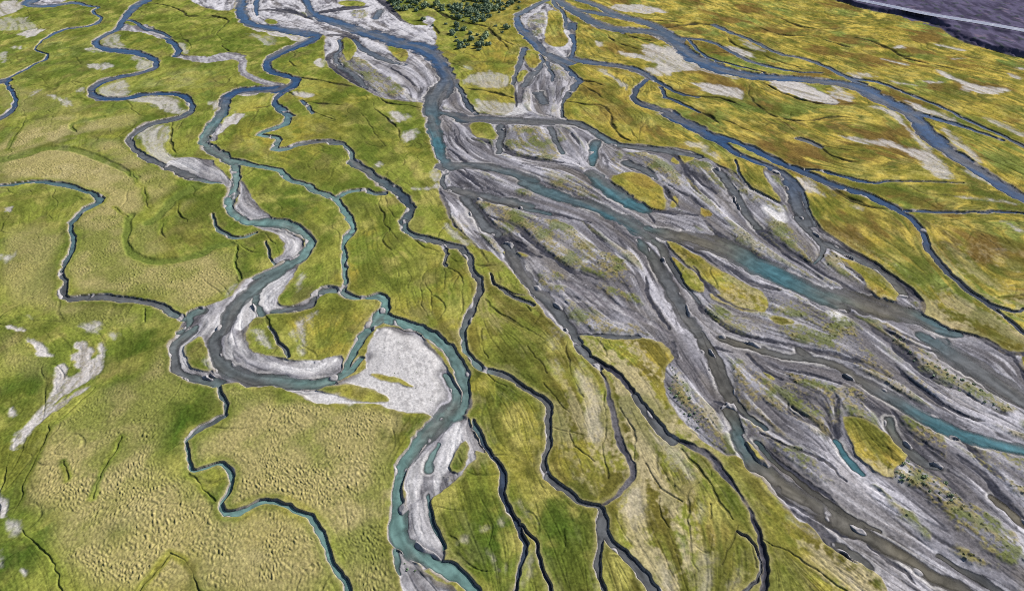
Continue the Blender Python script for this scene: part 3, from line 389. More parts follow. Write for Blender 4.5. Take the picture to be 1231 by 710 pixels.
GRAVEL = [
 "-175.4,483.8 -167.9,459.2 -157.8,429.6 -147.8,409.3 -138,404.5 -113.2,393.7 -101.4,387.1 -99.7,373.3 -95.2,354.6 -90.7,337.4 -83.6,328.1 -74.9,314.9 -65.8,304.6 -57.2,295.2 -49.6,292.5 -39.4,290.6 -37.7,287.3 -36.6,283.8 -33.6,258.5 -29.2,243.5 -28,235.1 -24.9,228.5 -25.9,215.9 -24.6,206.6 -21.7,197.8 -18.9,189.5 -18.5,190.6 -16.6,184.7 -13.3,180.8 -10.6,176.2 -7,173.1 -4.5,170 -1.6,165.7 1.7,159.6 4,154.5 4.8,151.5 4.6,153 7.1,146.7 9.6,142.2 12,138.4 13.5,135.5 14.3,134.9 15.3,131.7 16.2,127.4 17,127.1 17.6,128.6 17.4,131.7 17.7,135.5 19.3,135.2 24.2,133.9 32.5,133.6 37.4,132.6 38.9,129.8 39.4,125.6 36.7,122.1 35.5,114.9 35.9,110.7 37.2,106.2 38.8,103.3 40.3,100.7 38.2,103 40.1,100.2 43,97.5 44.9,95.5 47.7,95.7 49.4,93.1 51.4,88.1 52.9,84.6 53.9,81.6 55.3,79 57.3,80.2 59.1,74.9 61.1,72.2 63.8,70.2 61.3,72.9 63.7,71.2 66,69 66,65.5 64.4,60 91.5,60 106.7,84.2 126.8,128.3 122.9,128.3 121.3,129.8 119.5,134.1 115.1,136 108.8,138.8 107.4,140.9 111.6,147.8 111.4,154.5 109.6,159.6 107.2,166.1 104.2,171.7 100.3,178.2 98,185.6 97.4,188.1 96.7,193.7 96.1,188.5 97.7,201 99.3,207.7 100.4,215.9 98.8,225.2 95,230.4 91.8,229.8 90,223.3 89.7,214.7 91,204.3 89,203 83.8,209.8 81,218.1 80.5,225.2 75.8,230 71.6,238.2 65,245.2 58.8,245.7 48.9,248.6 40.6,248.6 36.4,256.2 30.9,267.4 21.5,272.4 21.1,283.8 21,276.5 20.6,285.4 23.2,294.8 31.2,314.9 27.1,332.7 29.6,347 25,352 18.5,354.6 15.5,342.1 11.8,354.6 8.7,365.1 6.1,362.4 3.5,362.4 4.1,339.7 0.1,314.9 1.9,302.6 1.5,287.3 -1.3,278.3 -6.4,276.5 -13.3,278.3 -16.9,281.5 -18.8,291 -22.3,302.6 -26.8,314.9 -29.4,330.4 -35.4,350.8 -40.8,365.1 -40.3,384.7 -45.6,402.9 -44.3,419.2 -51.6,426.1 -51.5,406.1 -56.9,404.5 -63.7,414.2 -69.1,426.1 -77,447.7 -85.5,483.8",
 "-207.4,471.3 -203,459.2 -187.6,442.1 -178.5,435.9 -167.3,434.9 -177.4,471.3",
 "10.2,447.7 19.7,457.3 25.2,444 25.9,436.7 30.7,426.1 34.3,415.9 36.5,406.1 33.6,378.9 31,354.6 33.7,347 29.8,337.4 25.8,338.5 16.7,352 10.7,378.9 6.7,406.1 4,419.2",
 "-128.7,236.5 -112.2,236.5 -105.2,226.5 -98.4,218.3 -96,213.5 -97.2,211.2 -101.9,216.9 -106.3,216.1 -113.2,219.3 -126.3,230.4 -127.4,231.1 -127.2,235.1 -122.8,234.9",
 "-120.9,267.4 -118.5,268.2 -116.6,258.5 -114.9,251.6 -116.3,250.1 -118.7,251.6 -121,255.4 -121.4,264.9",
 "-96.4,220.2 -92.5,215.9 -89,208.3 -84.1,201 -76.8,193.1 -78.9,190.5 -82.8,189.5 -88.9,195.7 -92.3,199.4 -92.2,206",
 "-83.6,188.6 -77.6,189.4 -71.6,186.6 -66.5,182.5 -63.3,177.6 -62.3,174.4 -63.5,170.4 -68,167.4 -69.9,165.6 -70.9,169 -68.5,170.9 -68.5,176.2 -71.1,180.8 -75.2,184.7 -79.8,186.4",
 "-61.6,172.6 -62.3,165.7 -62.3,160 -63.2,154.5 -64.2,150 -63.1,147.7 -60.3,146.7 -57.9,147.8 -54.8,151.5 -52.8,156.8 -47.7,155.7 -47.3,153.4 -50.1,152.8 -53.2,150.4 -53.7,145.7 -58.9,144.6 -63.6,143.4 -65.4,142.9 -67.4,141.8 -68.5,138.8 -68.1,136.1 -67.9,134.9 -65.9,130.4 -62.6,127.4 -56.5,125.9 -54.8,125.5 -50.3,125 -47.2,125.6 -44.3,126.8 -41.2,126.8 -40.9,119.8 -43.3,116.5 -47.6,115.2 -52.3,116 -57.9,116.5 -63.5,117.5 -69.4,116.5 -73,117.1 -77.3,118.2 -81.1,121 -83.9,125 -86.1,131.1 -86,135.5 -85,138.5 -86.4,136.8 -86.3,144.2 -82.7,146.5 -77.5,150.7 -76.4,154.5 -76.5,157.6 -72.6,161.6 -70,165.7 -65,168.7",
 "-34.2,138.8 -28.5,137.8 -23.6,135.5 -19.8,130.4 -16.9,125 -13.7,119.3 -11.5,113.8 -12.4,110.7 -16.4,104.7 -18,106.9 -21.1,108.1 -24.4,108.1 -28.4,110.1 -33.3,110.8 -40.6,110.1 -45.4,111.2 -50.5,113.8 -54.2,116.2 -51.1,116.2 -46.8,115.7 -40,118.2 -36.9,120.7 -34.8,123.2 -36.6,129.2 -35.7,133.3",
 "-18,106.3 -12.7,109.3 -10.8,108.3 -9.6,106.3 -7.9,101.1 -5.7,97.7 -6,96.3 -7.3,95.3 -8.3,94 -9.9,91.8 -13.2,86.5 -15.4,85.4 -15.5,83.1 -14,77.4 -12.6,74.6 -12,71.6 -12.6,70.7 -15.7,69 -16.4,70.2 -20,73.2 -20.6,75.6 -21,81.3 -21.8,84.8 -21.4,84.6 -21.9,91 -20.4,95.7 -17.8,100.6",
 "-21.8,74.1 -21.2,74.1 -18.7,72.2 -16.4,69.9 -13.2,67.7 -10.2,66.1 -9.5,64 -18.6,64 -19.6,66.5 -20.8,69 -21.6,71.6",
 "-302.4,459.2 -295.1,449.6 -285.6,447 -279.2,456.1 -284.9,467.2 -306.9,467.2",
]
ISLANDS = [
 ("grass","34.7,221.4 40.1,224.3 45.4,224.8 49.9,219.8 52.1,212.3 51.9,204.3 50.2,198.6 47.4,197.8 43.7,201.9 39.1,208.6 35.5,215.7"),
 ("grass","-17.6,268.2 -13,269.9 -7.5,266.5 -5.9,252.4 -8.5,252.1 -15.7,255.4"),
 ("sparse","-2.6,265.7 3.4,266.9 13.9,260.1 16,250.8 19.3,235.8 16.4,233.5 7.4,236.5 0.1,239.3 -3.4,247.9 -3.2,258.5"),
 ("sparse","42.9,241.4 48,242.4 55.3,237.9 58.3,231.1 58.7,223.3 56.9,220.2 51.8,224.3 47.3,229.5 43.2,234.4"),
 ("sparse","37.7,239.3 41.3,243.5 41.6,233.8 36.6,225.2"),
 ("sparse","17.8,260.1 21,258.5 21.1,250.8 18,250.8"),
 ("grass","63.3,239.5 69.5,236.5 60.7,229.8 58.1,235.1"),
 ("sparse","64.3,238.6 70.7,234.4 73.3,227.1 74.1,220.8 72.9,208.8 70.1,211.2 68.6,219.6 64.7,225.9"),
 ("sparse","76.2,227.1 79.1,222 80.5,216.5 83.2,207.7 88.4,201.2 89.4,195.7 85,198.8 80,204.3 76.1,214.7"),
 ("sparse","57.6,227.1 60.9,225.9 58.1,211.2 54,204.3 52.8,213.5"),
 ("grass","55.4,208.8 55.9,204.3 54.8,199.9 51.9,198.8 53.4,204.3"),
 ("sparse","56.4,232.4 59.3,228.5 59.7,218.3 55.5,199.9 53.2,202.1 53.1,213.5"),
 ("grass","62,199.9 64.5,198.8 65.2,194.6 61.7,193.6"),
 ("sparse","-12.3,206.6 -5.1,203.2 6.6,195.7 1.1,193.7 11.7,193.1 19.4,189.1 21.5,183.2 22.9,175.8 30.4,172.2 34.2,167.8 34.1,163.2 34.8,155.3 28.7,157.6 24.3,160 19,163.2 12.7,170 7.6,178 2.1,187.6 -0.7,189.5 -9.3,197.8"),
 ("sparse","-4.8,189.6 -0.7,186.6 3.4,180.8 5.3,175.3 1.4,178 -3.7,183.7"),
 ("grass","1.3,173.9 6,170 -1.4,171.7 -3.9,173.5"),
 ("grass","-4.4,164.1 -1.6,165.3 2.2,159.6 4.4,152.2 0.3,153.7 -2.9,156.8"),
 ("grass","-14,175.5 -9.5,174.4 -6,170.7 -6.3,166.4 -10.2,166.4 -12.3,170.4"),
 ("sparse","24.1,157.6 29.2,154.5 34.8,152.2 35.2,145.7 30.5,150 25.2,150.7"),
 ("sparse","7.7,166.6 15.1,161.6 15.5,153.7 11.4,152.2 7.8,154.5"),
 ("sparse","12.5,148.9 16.4,147.1 20.9,143.5 26.6,140.1 32.1,139.1 35.2,134.8 36.1,134.9 28.5,134.9 20.2,135.8 18.8,138.2 15.5,140.8"),
 ("grass","47.1,179.9 49.9,178.5 55.3,170.9 58.7,164.9 63.2,160 66.6,155.3 70.1,153 68.4,144.1 65.2,144.1 61.8,144.5 58.1,146.9 54.5,150.6 54,152.8 58.8,151.5 54.2,159.2 51.2,167.4 48.3,172.6"),
 ("grass","46.8,171.3 49.7,167.4 53.1,160.8 54,155.3 52.3,151.9 48.8,155.9 47.2,164.1"),
 ("sparse","70.1,153 76.6,152.4 81.6,148.5 82.7,144.2 83.8,141.1 77.4,141.3 72.7,142.9 68.2,143.5"),
 ("grass","67.3,142.9 73.2,141.8 74.6,139.4 69,138"),
 ("sparse","75.2,140.1 80.5,142.9 85.4,145.7 88,142.2 89.8,136.8 88.6,131.1 79,129.2 74.1,131.7 69.7,133.6 67.8,138.2"),
 ("sparse","51.6,149.6 55.9,147.1 59.2,142.9 67.5,140.1 68.5,134.8 60.1,134.9 54.8,138.8 54.6,141.5"),
 ("sparse","79.4,190.6 87.1,191.6 89.3,185.6 90.8,178 92.1,171.7 87.8,166.6 84.1,172.6 81.6,179"),
 ("sparse","64.3,188.6 68.5,184.7 74,175.3 76.7,170.9 73.3,172.6 68.5,180.8"),
 ("sparse","92.9,172.6 96.5,169.1 99,163.2 98.7,156.8 94.9,160 90.7,166.6"),
 ("grass","96.3,171.6 100.4,168.3 103.8,164.9 106.4,160.8 107.9,157.6 107.1,152.8 103.5,148.4 100.8,149.9 99,154.4 99.4,159.8 98.5,164.7"),
 ("sparse","107.3,148.5 110.2,150 109.6,146.4 106.6,145"),
 ("sparse","62.6,117.1 65.5,117.9 68.4,114.9 70.7,110.7 70.5,107.7 67.3,103.3 65.1,105.1 62.4,107.9 63,112.3"),
 ("grass","60.2,122.1 61.8,121 62.2,118.4 61.2,118.7"),
 ("sparse","64,121.5 68.1,121 73.6,118.7 74.3,113.3 70.7,102.8 70.7,106.7 71.6,111.2 68.6,115.4 65.7,118.4"),
 ("sparse","76,114.9 81.6,113.8 79.1,104.7 75.1,106.7 75,111.2"),
 ("grass","74.2,106.9 77.1,107.3 79.7,103.8 82.4,100.5 82.5,101.1 83.3,97.5 83.2,95.3 81.5,93.5 79.1,92.6 78,90 76,90.3 74.2,93 72.8,96.5 72.5,101 72.8,103.4 74.2,106.3"),
 ("sparse","96.6,135.2 100.1,133.7 102.7,128.6 105.7,123.2 108.3,117.6 111.6,113.3 114.7,109.2 112.2,107.8 108.6,108.6 105.6,112.7 102,116 99,121 96.7,126.2"),
 ("sparse","82.6,142.9 90.4,142.9 88.5,134.9 88.4,130.4 89.9,124.4 90.9,119 87.4,123.2 83.1,127.4 77.8,129.5"),
 ("sparse","87.5,108.3 91.5,105.1 94.6,102 93.5,97 90.6,94.7 87.7,98.7 86.1,102.7"),
 ("sparse","96.7,100.4 98.9,99.9 101.4,98.1 108.3,96.9 111,96.6 102.8,83.1 99.9,86.9 100.4,90.2 99.2,95.3"),
 ("sparse","79.4,92.7 83.2,95 86,92.3 87.7,88.9 89.2,85.4 86.9,84.6 82.3,87.3 79.6,88.5 77.9,90"),
 ("sparse","81.5,88.3 84.6,85.1 90,85.5 92.4,81.7 95.7,75.6 92.3,69.8 87.6,72.9 84.8,78.1 82.2,84.4"),
 ("sparse","80,74.6 83.9,73.9 87.2,72.2 88.9,69.9 86.9,69 83.5,70.9"),
 ("sparse","39.7,124.1 40.6,118.7 42.4,110.7 44.9,105.7 47.6,100.5 47.7,95.7 43.8,96.6 41.4,101.1 38.3,105.4 40,106.7 37.5,112.8 37.2,117.1"),
 ("sparse","54,127.4 56.5,124.4 61.5,119.8 62.6,113.3 57.7,112.3 53.7,108.7 55.5,104.7 52.7,107.7 51.7,113.8 52.3,120.4"),
 ("sparse","52.1,106.7 54.9,103.8 55.6,100 52,97.5 53.1,94 51.4,95.3 50.9,103.4 50.1,107.3"),
 ("sparse","53.7,103.4 57.6,99.7 62.3,97 63.6,91 66.4,87.7 61.2,89.8 57.6,95.3 54.5,98.8"),
 ("grass","50.3,100.2 51.5,97.9 52.8,93.1 50.9,93.5 50.4,96.6"),
 ("grass","-66.6,369.2 -63.6,372.7 -57.8,367.8 -53.1,357.2 -51.8,349.5 -53.7,342.1 -58.8,349.5"),
 ("grass","-92.6,383.3 -86.4,383.3 -81.5,370.5 -79.9,357.2 -81.3,342.1 -86.1,354.6"),
 ("sparse","-82.3,352 -75.3,349.5 -66,332.7 -57.3,321.4 -49.5,308.7 -46.6,296.7 -55.4,297.7 -62.7,302.6 -72.7,321.4 -78.7,332.7"),
 ("grass","20.8,433.1 25.9,437.4 30.2,426.1 28.5,390.6 30.9,378.9 27.5,366.4 19.9,367.2 16.9,381.2 21,415.9"),
 ("sparse","6.8,415.9 18.9,436.7 20.9,412.6 15.4,387.7 12.5,381.8"),
 ("sparse","17.9,342.1 24.2,337.4 26.2,319.2 20.8,319.2"),
 ("grass","6.9,362.4 13.6,359.8 15.6,344.6 9.6,331.5 6.2,344.6"),
 ("grass","2.5,328.1 6.5,332.7 8.7,328.1 5.4,314.9 2,316"),
 ("grass","-143.6,417.6 -139.3,419.2 -132.4,407.7 -139.6,406.8"),
 ("grass","-90.8,383.3 -84.2,378.9 -80,365.1 -82.3,354.6 -85.6,354.6"),
 ("sparse","-139.2,436.7 -122.5,433.1 -105.1,415.9 -91.9,406.1 -104.5,412.6 -125.8,422.6"),
 ("sparse","-91.5,354.6 -85.6,354.6 -75,328.1 -83.8,332.7"),
 ("grass","-109.9,455.3 -102.4,459.2 -90.1,453.4 -90.5,444 -103.6,444"),
 ("sparse","-98.2,436.7 -85.3,436.7 -84.8,415.9 -93,419.2"),
 ("grass","-62,415.9 -52.2,412.6 -45.7,404.5 -55.2,406.1"),
 ("grass","-81.9,130.4 -80.9,132 -79.8,134.9 -77.3,132.3 -75.4,128 -71.7,122.1 -73.3,121 -76.3,122 -79,124.9 -81.4,127.4"),
 ("grass","-49.6,116.4 -41.9,116.4 -37,116.8 -33.4,115.9 -30,113.7 -27.4,111.9 -29.6,110.9 -36.8,111.4 -41.5,114.3 -46.4,115.7"),
 ("grass","-34.7,121.1 -30.3,120.5 -26.9,118.7 -22.8,116.5 -23.5,115.9 -27.5,117.5 -31.9,118.6"),
 ("grass","-10.3,100.1 -9,98.7 -8.9,94 -10.8,90.9 -13.6,92.2 -12.2,95.9"),
 ("sparse","-14.1,90.2 -11.9,91.2 -11.1,90.2 -13,88.1"),
 ("grass","-8.1,97 -6,96.8 -3.2,93.1 -7.3,94.4"),
 ("sparse","-120.3,256.2 -118.7,257 -115.8,252.4"),
 ("sparse","-0.7,187.6 6.2,179 6.1,174.4 1.4,181.8"),
 ("sparse","91.8,229.8 98.2,223.3 97.3,213.5 93.2,214.7 91.6,220.8"),
 ("sparse","2.1,213.5 7,211.2 6.9,206.6 0.4,208.8"),
 ("sparse","73.9,118.7 80.6,116 82.1,112.3 79.5,108.7 76.3,112.8 72.5,114.9"),
 ("sparse","72.9,88.3 76.6,84 78.2,81.3 79.3,74.6 76.7,78.1 74.5,82.8 73.2,86.7"),
]
PALE = [
 (1.0,"-75.3,152.2 -74.8,155.3 -71.6,159 -71.5,155.7 -73.5,152.2"),
 (0.9,"-75.9,135.5 -76,141.5 -76.2,148.9 -75.4,147.8 -74.9,141.5 -74.6,135.5"),
 (0.9,"-80.9,135.5 -80.5,141.5 -77.6,145.7 -76.3,147.8 -75.8,141.5 -75.9,135.5"),
 (1.0,"-72.4,138.4 -72.5,145 -72,152.6 -68.6,145.7 -67.8,140.1 -70.4,136.8"),
 (1.0,"-70.9,126.2 -73.6,134.9 -72.3,137.5 -68.6,127.4 -68.8,124.7"),
 (0.8,"-70.4,134.9 -64.8,127.4 -65,125.3 -68.4,130.4"),
 (0.9,"-81.9,125.6 -82.8,131.1 -81.4,136.8 -80.4,133.6 -81.7,129.2 -77.1,121.8 -80.2,123.2"),
 (1.0,"-77.9,120.4 -73,118.6 -73.9,117.2"),
 (0.8,"-75.5,128 -72.1,124.4 -68.5,119.5 -72.3,120.4"),
 (0.8,"-63.7,125.9 -56.1,124.4 -48.3,125.3 -42.6,126.5 -42.6,124.4 -47.1,119.8 -51.9,120.4 -57.5,122.1"),
 (1.0,"-70.7,153.7 -68.2,159.2 -63.9,164.5 -63.1,157.6 -65.1,151.5 -64.8,147.1 -59.3,146.4 -64.9,144.2 -67.9,147.8"),
 (0.8,"-75,185.6 -66.1,180.8 -63.2,175.3 -64.8,171.7 -68,172.6 -68.9,179.9"),
 (1.0,"-17.5,97.9 -18.3,95.3 -18.1,90.2 -18.6,85.4 -19.7,83.4 -21,83.4 -21.7,86.9 -21,91.8 -19.1,96.6"),
 (1.0,"-12.5,106.3 -10.9,103 -11.6,98.4 -13.4,94 -14.4,89.4 -14.8,85.8 -15.8,90.2 -15.6,96.1 -14,102.5"),
 (0.8,"-20.7,83.6 -17.3,84.8 -15.4,79.1 -13.2,74.9 -13.6,72.5 -17.5,74.6 -19.6,77"),
 (1.0,"-124.1,133.2 -119.7,132.4 -115.9,129.9 -112.7,126.8 -113.5,126.3 -115.6,127.1 -118.1,127.6 -117.5,128.8 -120.4,130.8"),
 (1.0,"-110.1,132.6 -107.6,133.1 -104.6,129.5 -103.1,125.7 -102,126.7 -104,131.7 -103.3,132 -100,126.2 -98.8,121.5 -99.4,117.9 -101.4,116.4 -103,113.6 -104.3,111.1 -104.8,108.6 -105.3,106.1 -105.6,102.7 -105.9,99.5 -107.2,99.8 -108.1,101.9 -107.2,105 -106.5,108.3 -105.9,111.3 -106.6,114.8 -108.7,118.6 -108.7,120.8 -110.1,122.8 -108.7,123.9 -107.2,122.8 -105.9,119.3 -103.7,120.4 -103.4,122 -105.2,123.2 -108.1,125.9 -109.3,126.8 -106.8,128.9 -109.4,130.4"),
 (1.0,"-104.4,111.2 -102.2,113.6 -98.9,116.8 -98.4,116.2 -100.3,112.8 -101.5,109.2 -103.1,106.7 -104.5,105.2 -104.9,108.7"),
 (1.0,"-101.9,109.3 -102.9,106.3 -104.5,103.9 -105.4,101.1 -105.5,98.8 -105.7,96.9 -107.4,100.2 -107.9,101.6 -107.2,104.9 -106.3,109.3"),
 (1.0,"-102.1,86.9 -98.3,82.3 -97.8,80.7 -100.5,81.6 -103.7,86.9"),
 (0.9,"-97,79.7 -95.4,79.6 -92.7,77.4 -93.3,76.7 -95.6,78"),
 (0.9,"-95,73.9 -93.1,72.2 -91.9,69.9 -93.1,70.2"),
 (1.0,"-88.7,69.8 -87.5,69.8 -87,68.8 -87.9,68.8"),
 (1.0,"-113.7,109.4 -112.5,110.1 -110.5,106.7 -111.1,106.1"),
 (1.0,"-131.3,139.1 -128.4,138.2 -124.7,136.9 -125.9,136 -129.2,136.6"),
 (0.9,"-128.6,143.2 -127.5,143.9 -126.6,141.8 -127.5,141.5"),
 (0.8,"-112.5,138.8 -108.8,138.1 -108.7,141.5 -106.9,139.4 -107,136.1 -110.7,136.8"),
 (0.8,"-111.7,138.8 -107.9,138.8 -105.6,134.9 -107.1,135.5"),
 (0.8,"-101.9,135.2 -100,135.5 -100.9,133.9"),
 (1.0,"-166.8,199.4 -165,199.4 -163.9,196.7 -165.1,196.7"),
 (0.8,"-152.4,171.7 -149,170.9 -149.6,175.3 -147.5,170.9 -147.5,167.4 -150.1,167.8"),
 (0.9,"-325.1,459.2 -304.4,457.3 -296.9,436.7 -296.7,426.1 -301.3,419.2"),
 (0.5,"-301.3,419.2 -292.8,426.1 -276.6,412.6 -264,399.8 -274.3,393.7 -287.9,396.7"),
 (0.9,"-273.2,387.1 -267.7,398.3 -262.5,401.4 -257,385.3 -265.3,384.1"),
 (0.8,"-262.9,367.8 -255.6,370 -252.2,362.4 -256.8,361.6"),
 (0.8,"-206.7,299.6 -201.8,298.6 -193.2,293.8 -189,283.6 -197.8,291"),
 (0.8,"-211.5,340.2 -204.3,342.1 -192.4,337.4 -196.4,332.2 -203.2,333.1"),
 (0.7,"-220.8,362.4 -218.3,367.8 -206.8,359.8 -211.7,357.7"),
 (0.7,"-197.1,306.6 -195.1,308.7 -189.4,298.6"),
 (0.7,"-214.2,298.6 -215.5,307.6 -213.8,306.6 -212.4,296.7"),
 (0.6,"-263.4,359.8 -257.6,357.2 -250.5,342.1 -254.4,344.6"),
 (0.6,"-218.9,372.7 -220.9,386.2 -219.1,395.2 -210,376.1 -199.7,364.6 -206.7,363.2 -214.2,366.4"),
 (0.6,"-193.6,354.6 -178.6,344.6 -175.1,334.5 -179.5,331.5 -183.6,337.4"),
 (0.65,"-186.2,302.6 -185.8,316 -180.6,319.7 -169,298.6 -174.4,294.4 -181,296.3"),
 (0.8,"-170.2,294.8 -161.6,298.3 -150.8,298.6 -142.8,291 -138.7,278.3 -143.2,277.4 -149.8,283.6 -157,287.3"),
 (0.6,"-179.2,373.3 -173.1,373.3 -167.5,365.1 -166.9,354.6 -172,362.4"),
 (0.75,"-149.1,257.7 -147.7,265.2 -140.2,268.2 -133.4,250.8 -132.4,243.5 -125.9,236.5 -115.7,234.9 -111.6,223.3 -121,226.9 -127.3,230.8 -137.3,240.4 -144.9,250.8"),
 (0.8,"-146.4,283.8 -140.8,283.8 -138.1,280.2 -142.9,278.4"),
 (1.0,"-119.1,267.9 -118.6,276.7 -115.9,281.1 -111,276.7 -113.7,265.7 -116.3,257.7 -117.6,258.5"),
 (0.9,"-131.5,291 -129.2,293.8 -123.2,280 -127.2,283.6"),
 (0.9,"-99.1,344.1 -97.3,350.8 -91.6,341.7 -91.3,334.5 -97.2,339.3"),
 (1.0,"-149.2,401.4 -133.2,393.7 -117,387.1 -108.3,384.1 -108.7,374.7 -116.8,378.9 -135.5,389.1"),
 (1.0,"-126,302.6 -121.1,304.6 -114.1,303.6 -114.6,297.7 -122.1,298.6"),
 (0.9,"-117.5,276.5 -116.8,281.8 -111,276.5 -113.3,273.1"),
 (0.9,"-99.8,302.6 -93.2,302.6 -87.9,298.6 -92.1,294.8"),
 (0.5,"-148.2,395.2 -123.8,378.9 -126,367.8 -134.5,373.3"),
 (0.9,"-52.4,281.6 -46,280.2 -42.2,273.2 -46.7,266.2 -50.5,273.2"),
 (0.9,"-43,261.7 -40.6,263.6 -36.6,258.5 -38,252.4 -43.1,247.6 -43.5,255.4"),
 (0.9,"-34.7,212.9 -30.2,213.5 -26,216.9 -25.6,211.2 -31.1,211.4"),
 (0.9,"-50.6,231.1 -48.7,234.4 -46.7,229.8 -48.2,227.4"),
 (0.7,"-29.8,227.1 -25.9,229.8 -25.1,223.3 -26.6,217.1 -28.6,220.8"),
 (0.9,"58.8,448.5 73.5,452.3 85.4,444 96.1,431.3 80,428.9 63.2,434.9"),
 (0.85,"53.3,359.8 60.5,357.2 68.5,354.6 67.9,373.3 82.3,366.4 94.1,350.8 90,331.5 78.8,329.9 67.5,323.2 62.2,334.5 73.8,336.9 67.3,346.5 56.3,350.8"),
 (0.7,"44.1,378.9 48.7,372.7 46.4,366.4 42.5,370.5"),
 (0.6,"38.7,338.5 45.8,330.4 50.7,319.2 53.1,302.6 49.7,310.7 45.1,323.6"),
 (0.8,"79.8,374.7 86.9,357.2 95.3,342.1 104.7,328.1 108,317.1 96.2,325.4 84,334.5 77.4,350.8"),
 (0.9,"82.4,314.9 93.4,313.2 103.7,306.6 102.3,294.4 95.3,296.7 85.8,302.6 84.9,308.7"),
 (0.8,"75,337.4 81.7,332.7 75.2,325.4 72.7,324.7"),
 (1.0,"117.6,317.1 124.9,317.5 135.5,314.9 138.7,308.7 141,296.7 141.9,288.7 134.5,288.7 127.8,296.3 120.8,304.2"),
 (0.9,"109.4,370.5 119.3,365.6 125.2,344.6 117.4,352 112.6,359.3"),
 (0.8,"145.4,310.7 151.3,306.6 150.3,292.9 146,296.7"),
 (0.8,"159.6,328.1 168,326.3 165,318.8 160.7,321"),
 (0.5,"121.3,383.3 129.2,370.5 131.8,355.9 123.6,362.4"),
 (0.9,"184.2,349.5 189.4,344.6 196.8,339.3 188.7,339.3"),
 (0.9,"198.2,366.4 206.9,370.5 205.3,365.1 199.2,363"),
 (0.9,"203.1,333.1 208.1,323.6 210.6,314.9 217.2,309.1 227,306.6 217.5,299 206.1,302.2 202.5,306.6 207.7,312.4 205.3,321"),
 (0.8,"176,317.5 186.6,310.7 178.3,312.4"),
 (0.8,"189.6,317.1 203.5,317.5 199.4,312.4 191.4,314.5"),
 (0.9,"233.9,328.1 238.1,328.5 239.4,319.2 236.6,319.2"),
 (0.9,"169.7,294.8 175.9,291 178.5,277.4 173.9,277.9 171.3,287.3"),
 (0.8,"140.1,302.6 146,306.6 151.1,302.6 149.3,290.6 144.3,294.4"),
 (0.7,"158.7,328.1 168.9,328.1 171.5,321.4 161.9,320.3"),
 (0.8,"219.4,350.8 227.1,349.5 224.3,345.8 218.1,346.5"),
 (0.7,"221.2,373.3 232.6,365.1 236.6,359.8 228.9,361.1"),
 (0.9,"244.8,337.4 248.7,335 246,330.4 242.9,332.7"),
 (0.8,"128.9,257 138.2,252.7 147.5,252.1 151.9,245 158.1,242.1 158.4,236.5 157.4,225.9 155.9,218.3 150.3,219.8 150.8,229.5 148.6,237.6 146.8,244.7 139.2,247.6 131.5,252.1"),
 (0.8,"150.9,287.4 162.1,285.6 161.1,264.9 160.1,245 157,232.4 157.4,240.7 157.2,250.8 159.5,273.2 157,280.2"),
 (0.7,"145.6,209.1 152.7,206.8 163.4,206 169.7,201 160,204.9 150.7,206"),
 (0.8,"164.4,233.8 166.2,226.9 168.2,213.5 164.8,215.7 163.1,225.6"),
 (0.7,"172.8,265.7 175.6,257 175,243.5 173.8,231.1 170.8,237.9 169.9,250.8"),
 (0.7,"173.9,283.8 181.4,282 185.1,271.5 181.4,268.2 176.6,274.9"),
 (0.6,"193.9,276.7 201.1,269.9 204.6,260.1 200.9,253.9 198.3,264.9"),
 (0.9,"128.3,257 138.4,253.6 136.6,249.1 131.6,252.1"),
 (0.9,"100.3,222.7 105.1,219.6 106.7,215.9 106.2,206 102.8,209.8 99.3,210.9"),
 (0.6,"64.5,249.4 72.4,250.8 75.6,245 70.8,243.2"),
 (0.7,"70.9,243.5 77.1,243.5 77.3,233.8 74.2,236.5"),
 (0.9,"156,191.8 158.5,189.8 160.3,185.1 159.2,183.2 157.2,187.4"),
 (0.7,"145.5,175.8 148.9,173.1 147,172.2"),
 (0.6,"108.5,214.7 111.4,213.5 110,206.6 107.6,207.7"),
 (0.7,"111.2,201 116.6,199.9 113.7,197.8"),
 (0.9,"-56.7,136.1 -56,140.1 -52.2,146.2 -51.4,144.2 -52.6,140.1 -52.6,134.8 -51.9,133.6 -51,127.9 -52.2,127.9 -54.1,132.3 -56.6,135.5"),
 (0.9,"-68.4,137.8 -65.4,137 -62.9,133 -59.7,130.3 -60.8,129.5 -65,133.5"),
 (0.8,"-79.3,152.2 -79.5,156.8 -76.5,156.8 -77.3,153 -77.9,150.7"),
 (0.6,"-60.2,155.3 -60.3,163.2 -59.1,160 -59.4,153.7"),
 (0.7,"-46,114.9 -43.7,115.2 -39.4,112.3 -33.2,111 -33,109.7 -38.2,110.2 -42.1,111.2"),
 (0.6,"-22.1,189.6 -19.5,189.6 -14.9,181.8 -10.6,176 -15.6,177.6"),
 (0.6,"-24.5,314.9 -18.2,328.1 -12.8,330.4 -4.1,328.1 -0.2,314.9 -6.2,306.6 -14.4,308.7"),
 (0.7,"-18.2,294.8 -10.3,294.8 0.5,289.1 9,294.8 8.6,278.3 -6.4,276.5 -16.2,281.8"),
 (0.5,"-25.1,337.4 -20.4,339.7 -20.7,330.4"),
 (0.55,"8.9,126.2 10.9,126.2 12.6,120.4 11,119.8 9.9,122.7"),
 (0.7,"16.4,124.7 18.1,121 19.7,113.3 20.6,107.7 19.8,99.6 16.3,100 15.4,106.7 17.2,110.7 15.4,116 14.7,120.4"),
 (0.5,"9.4,138.8 12,138.8 13.5,134.9 10.6,128.6 9.6,133"),
 (0.6,"22.8,110.7 25.9,108.7 25.8,102.8 23.9,104.7"),
 (0.7,"15.4,106.3 20.6,107.8 19.4,99.3 17.2,102.7 15.9,104.2"),
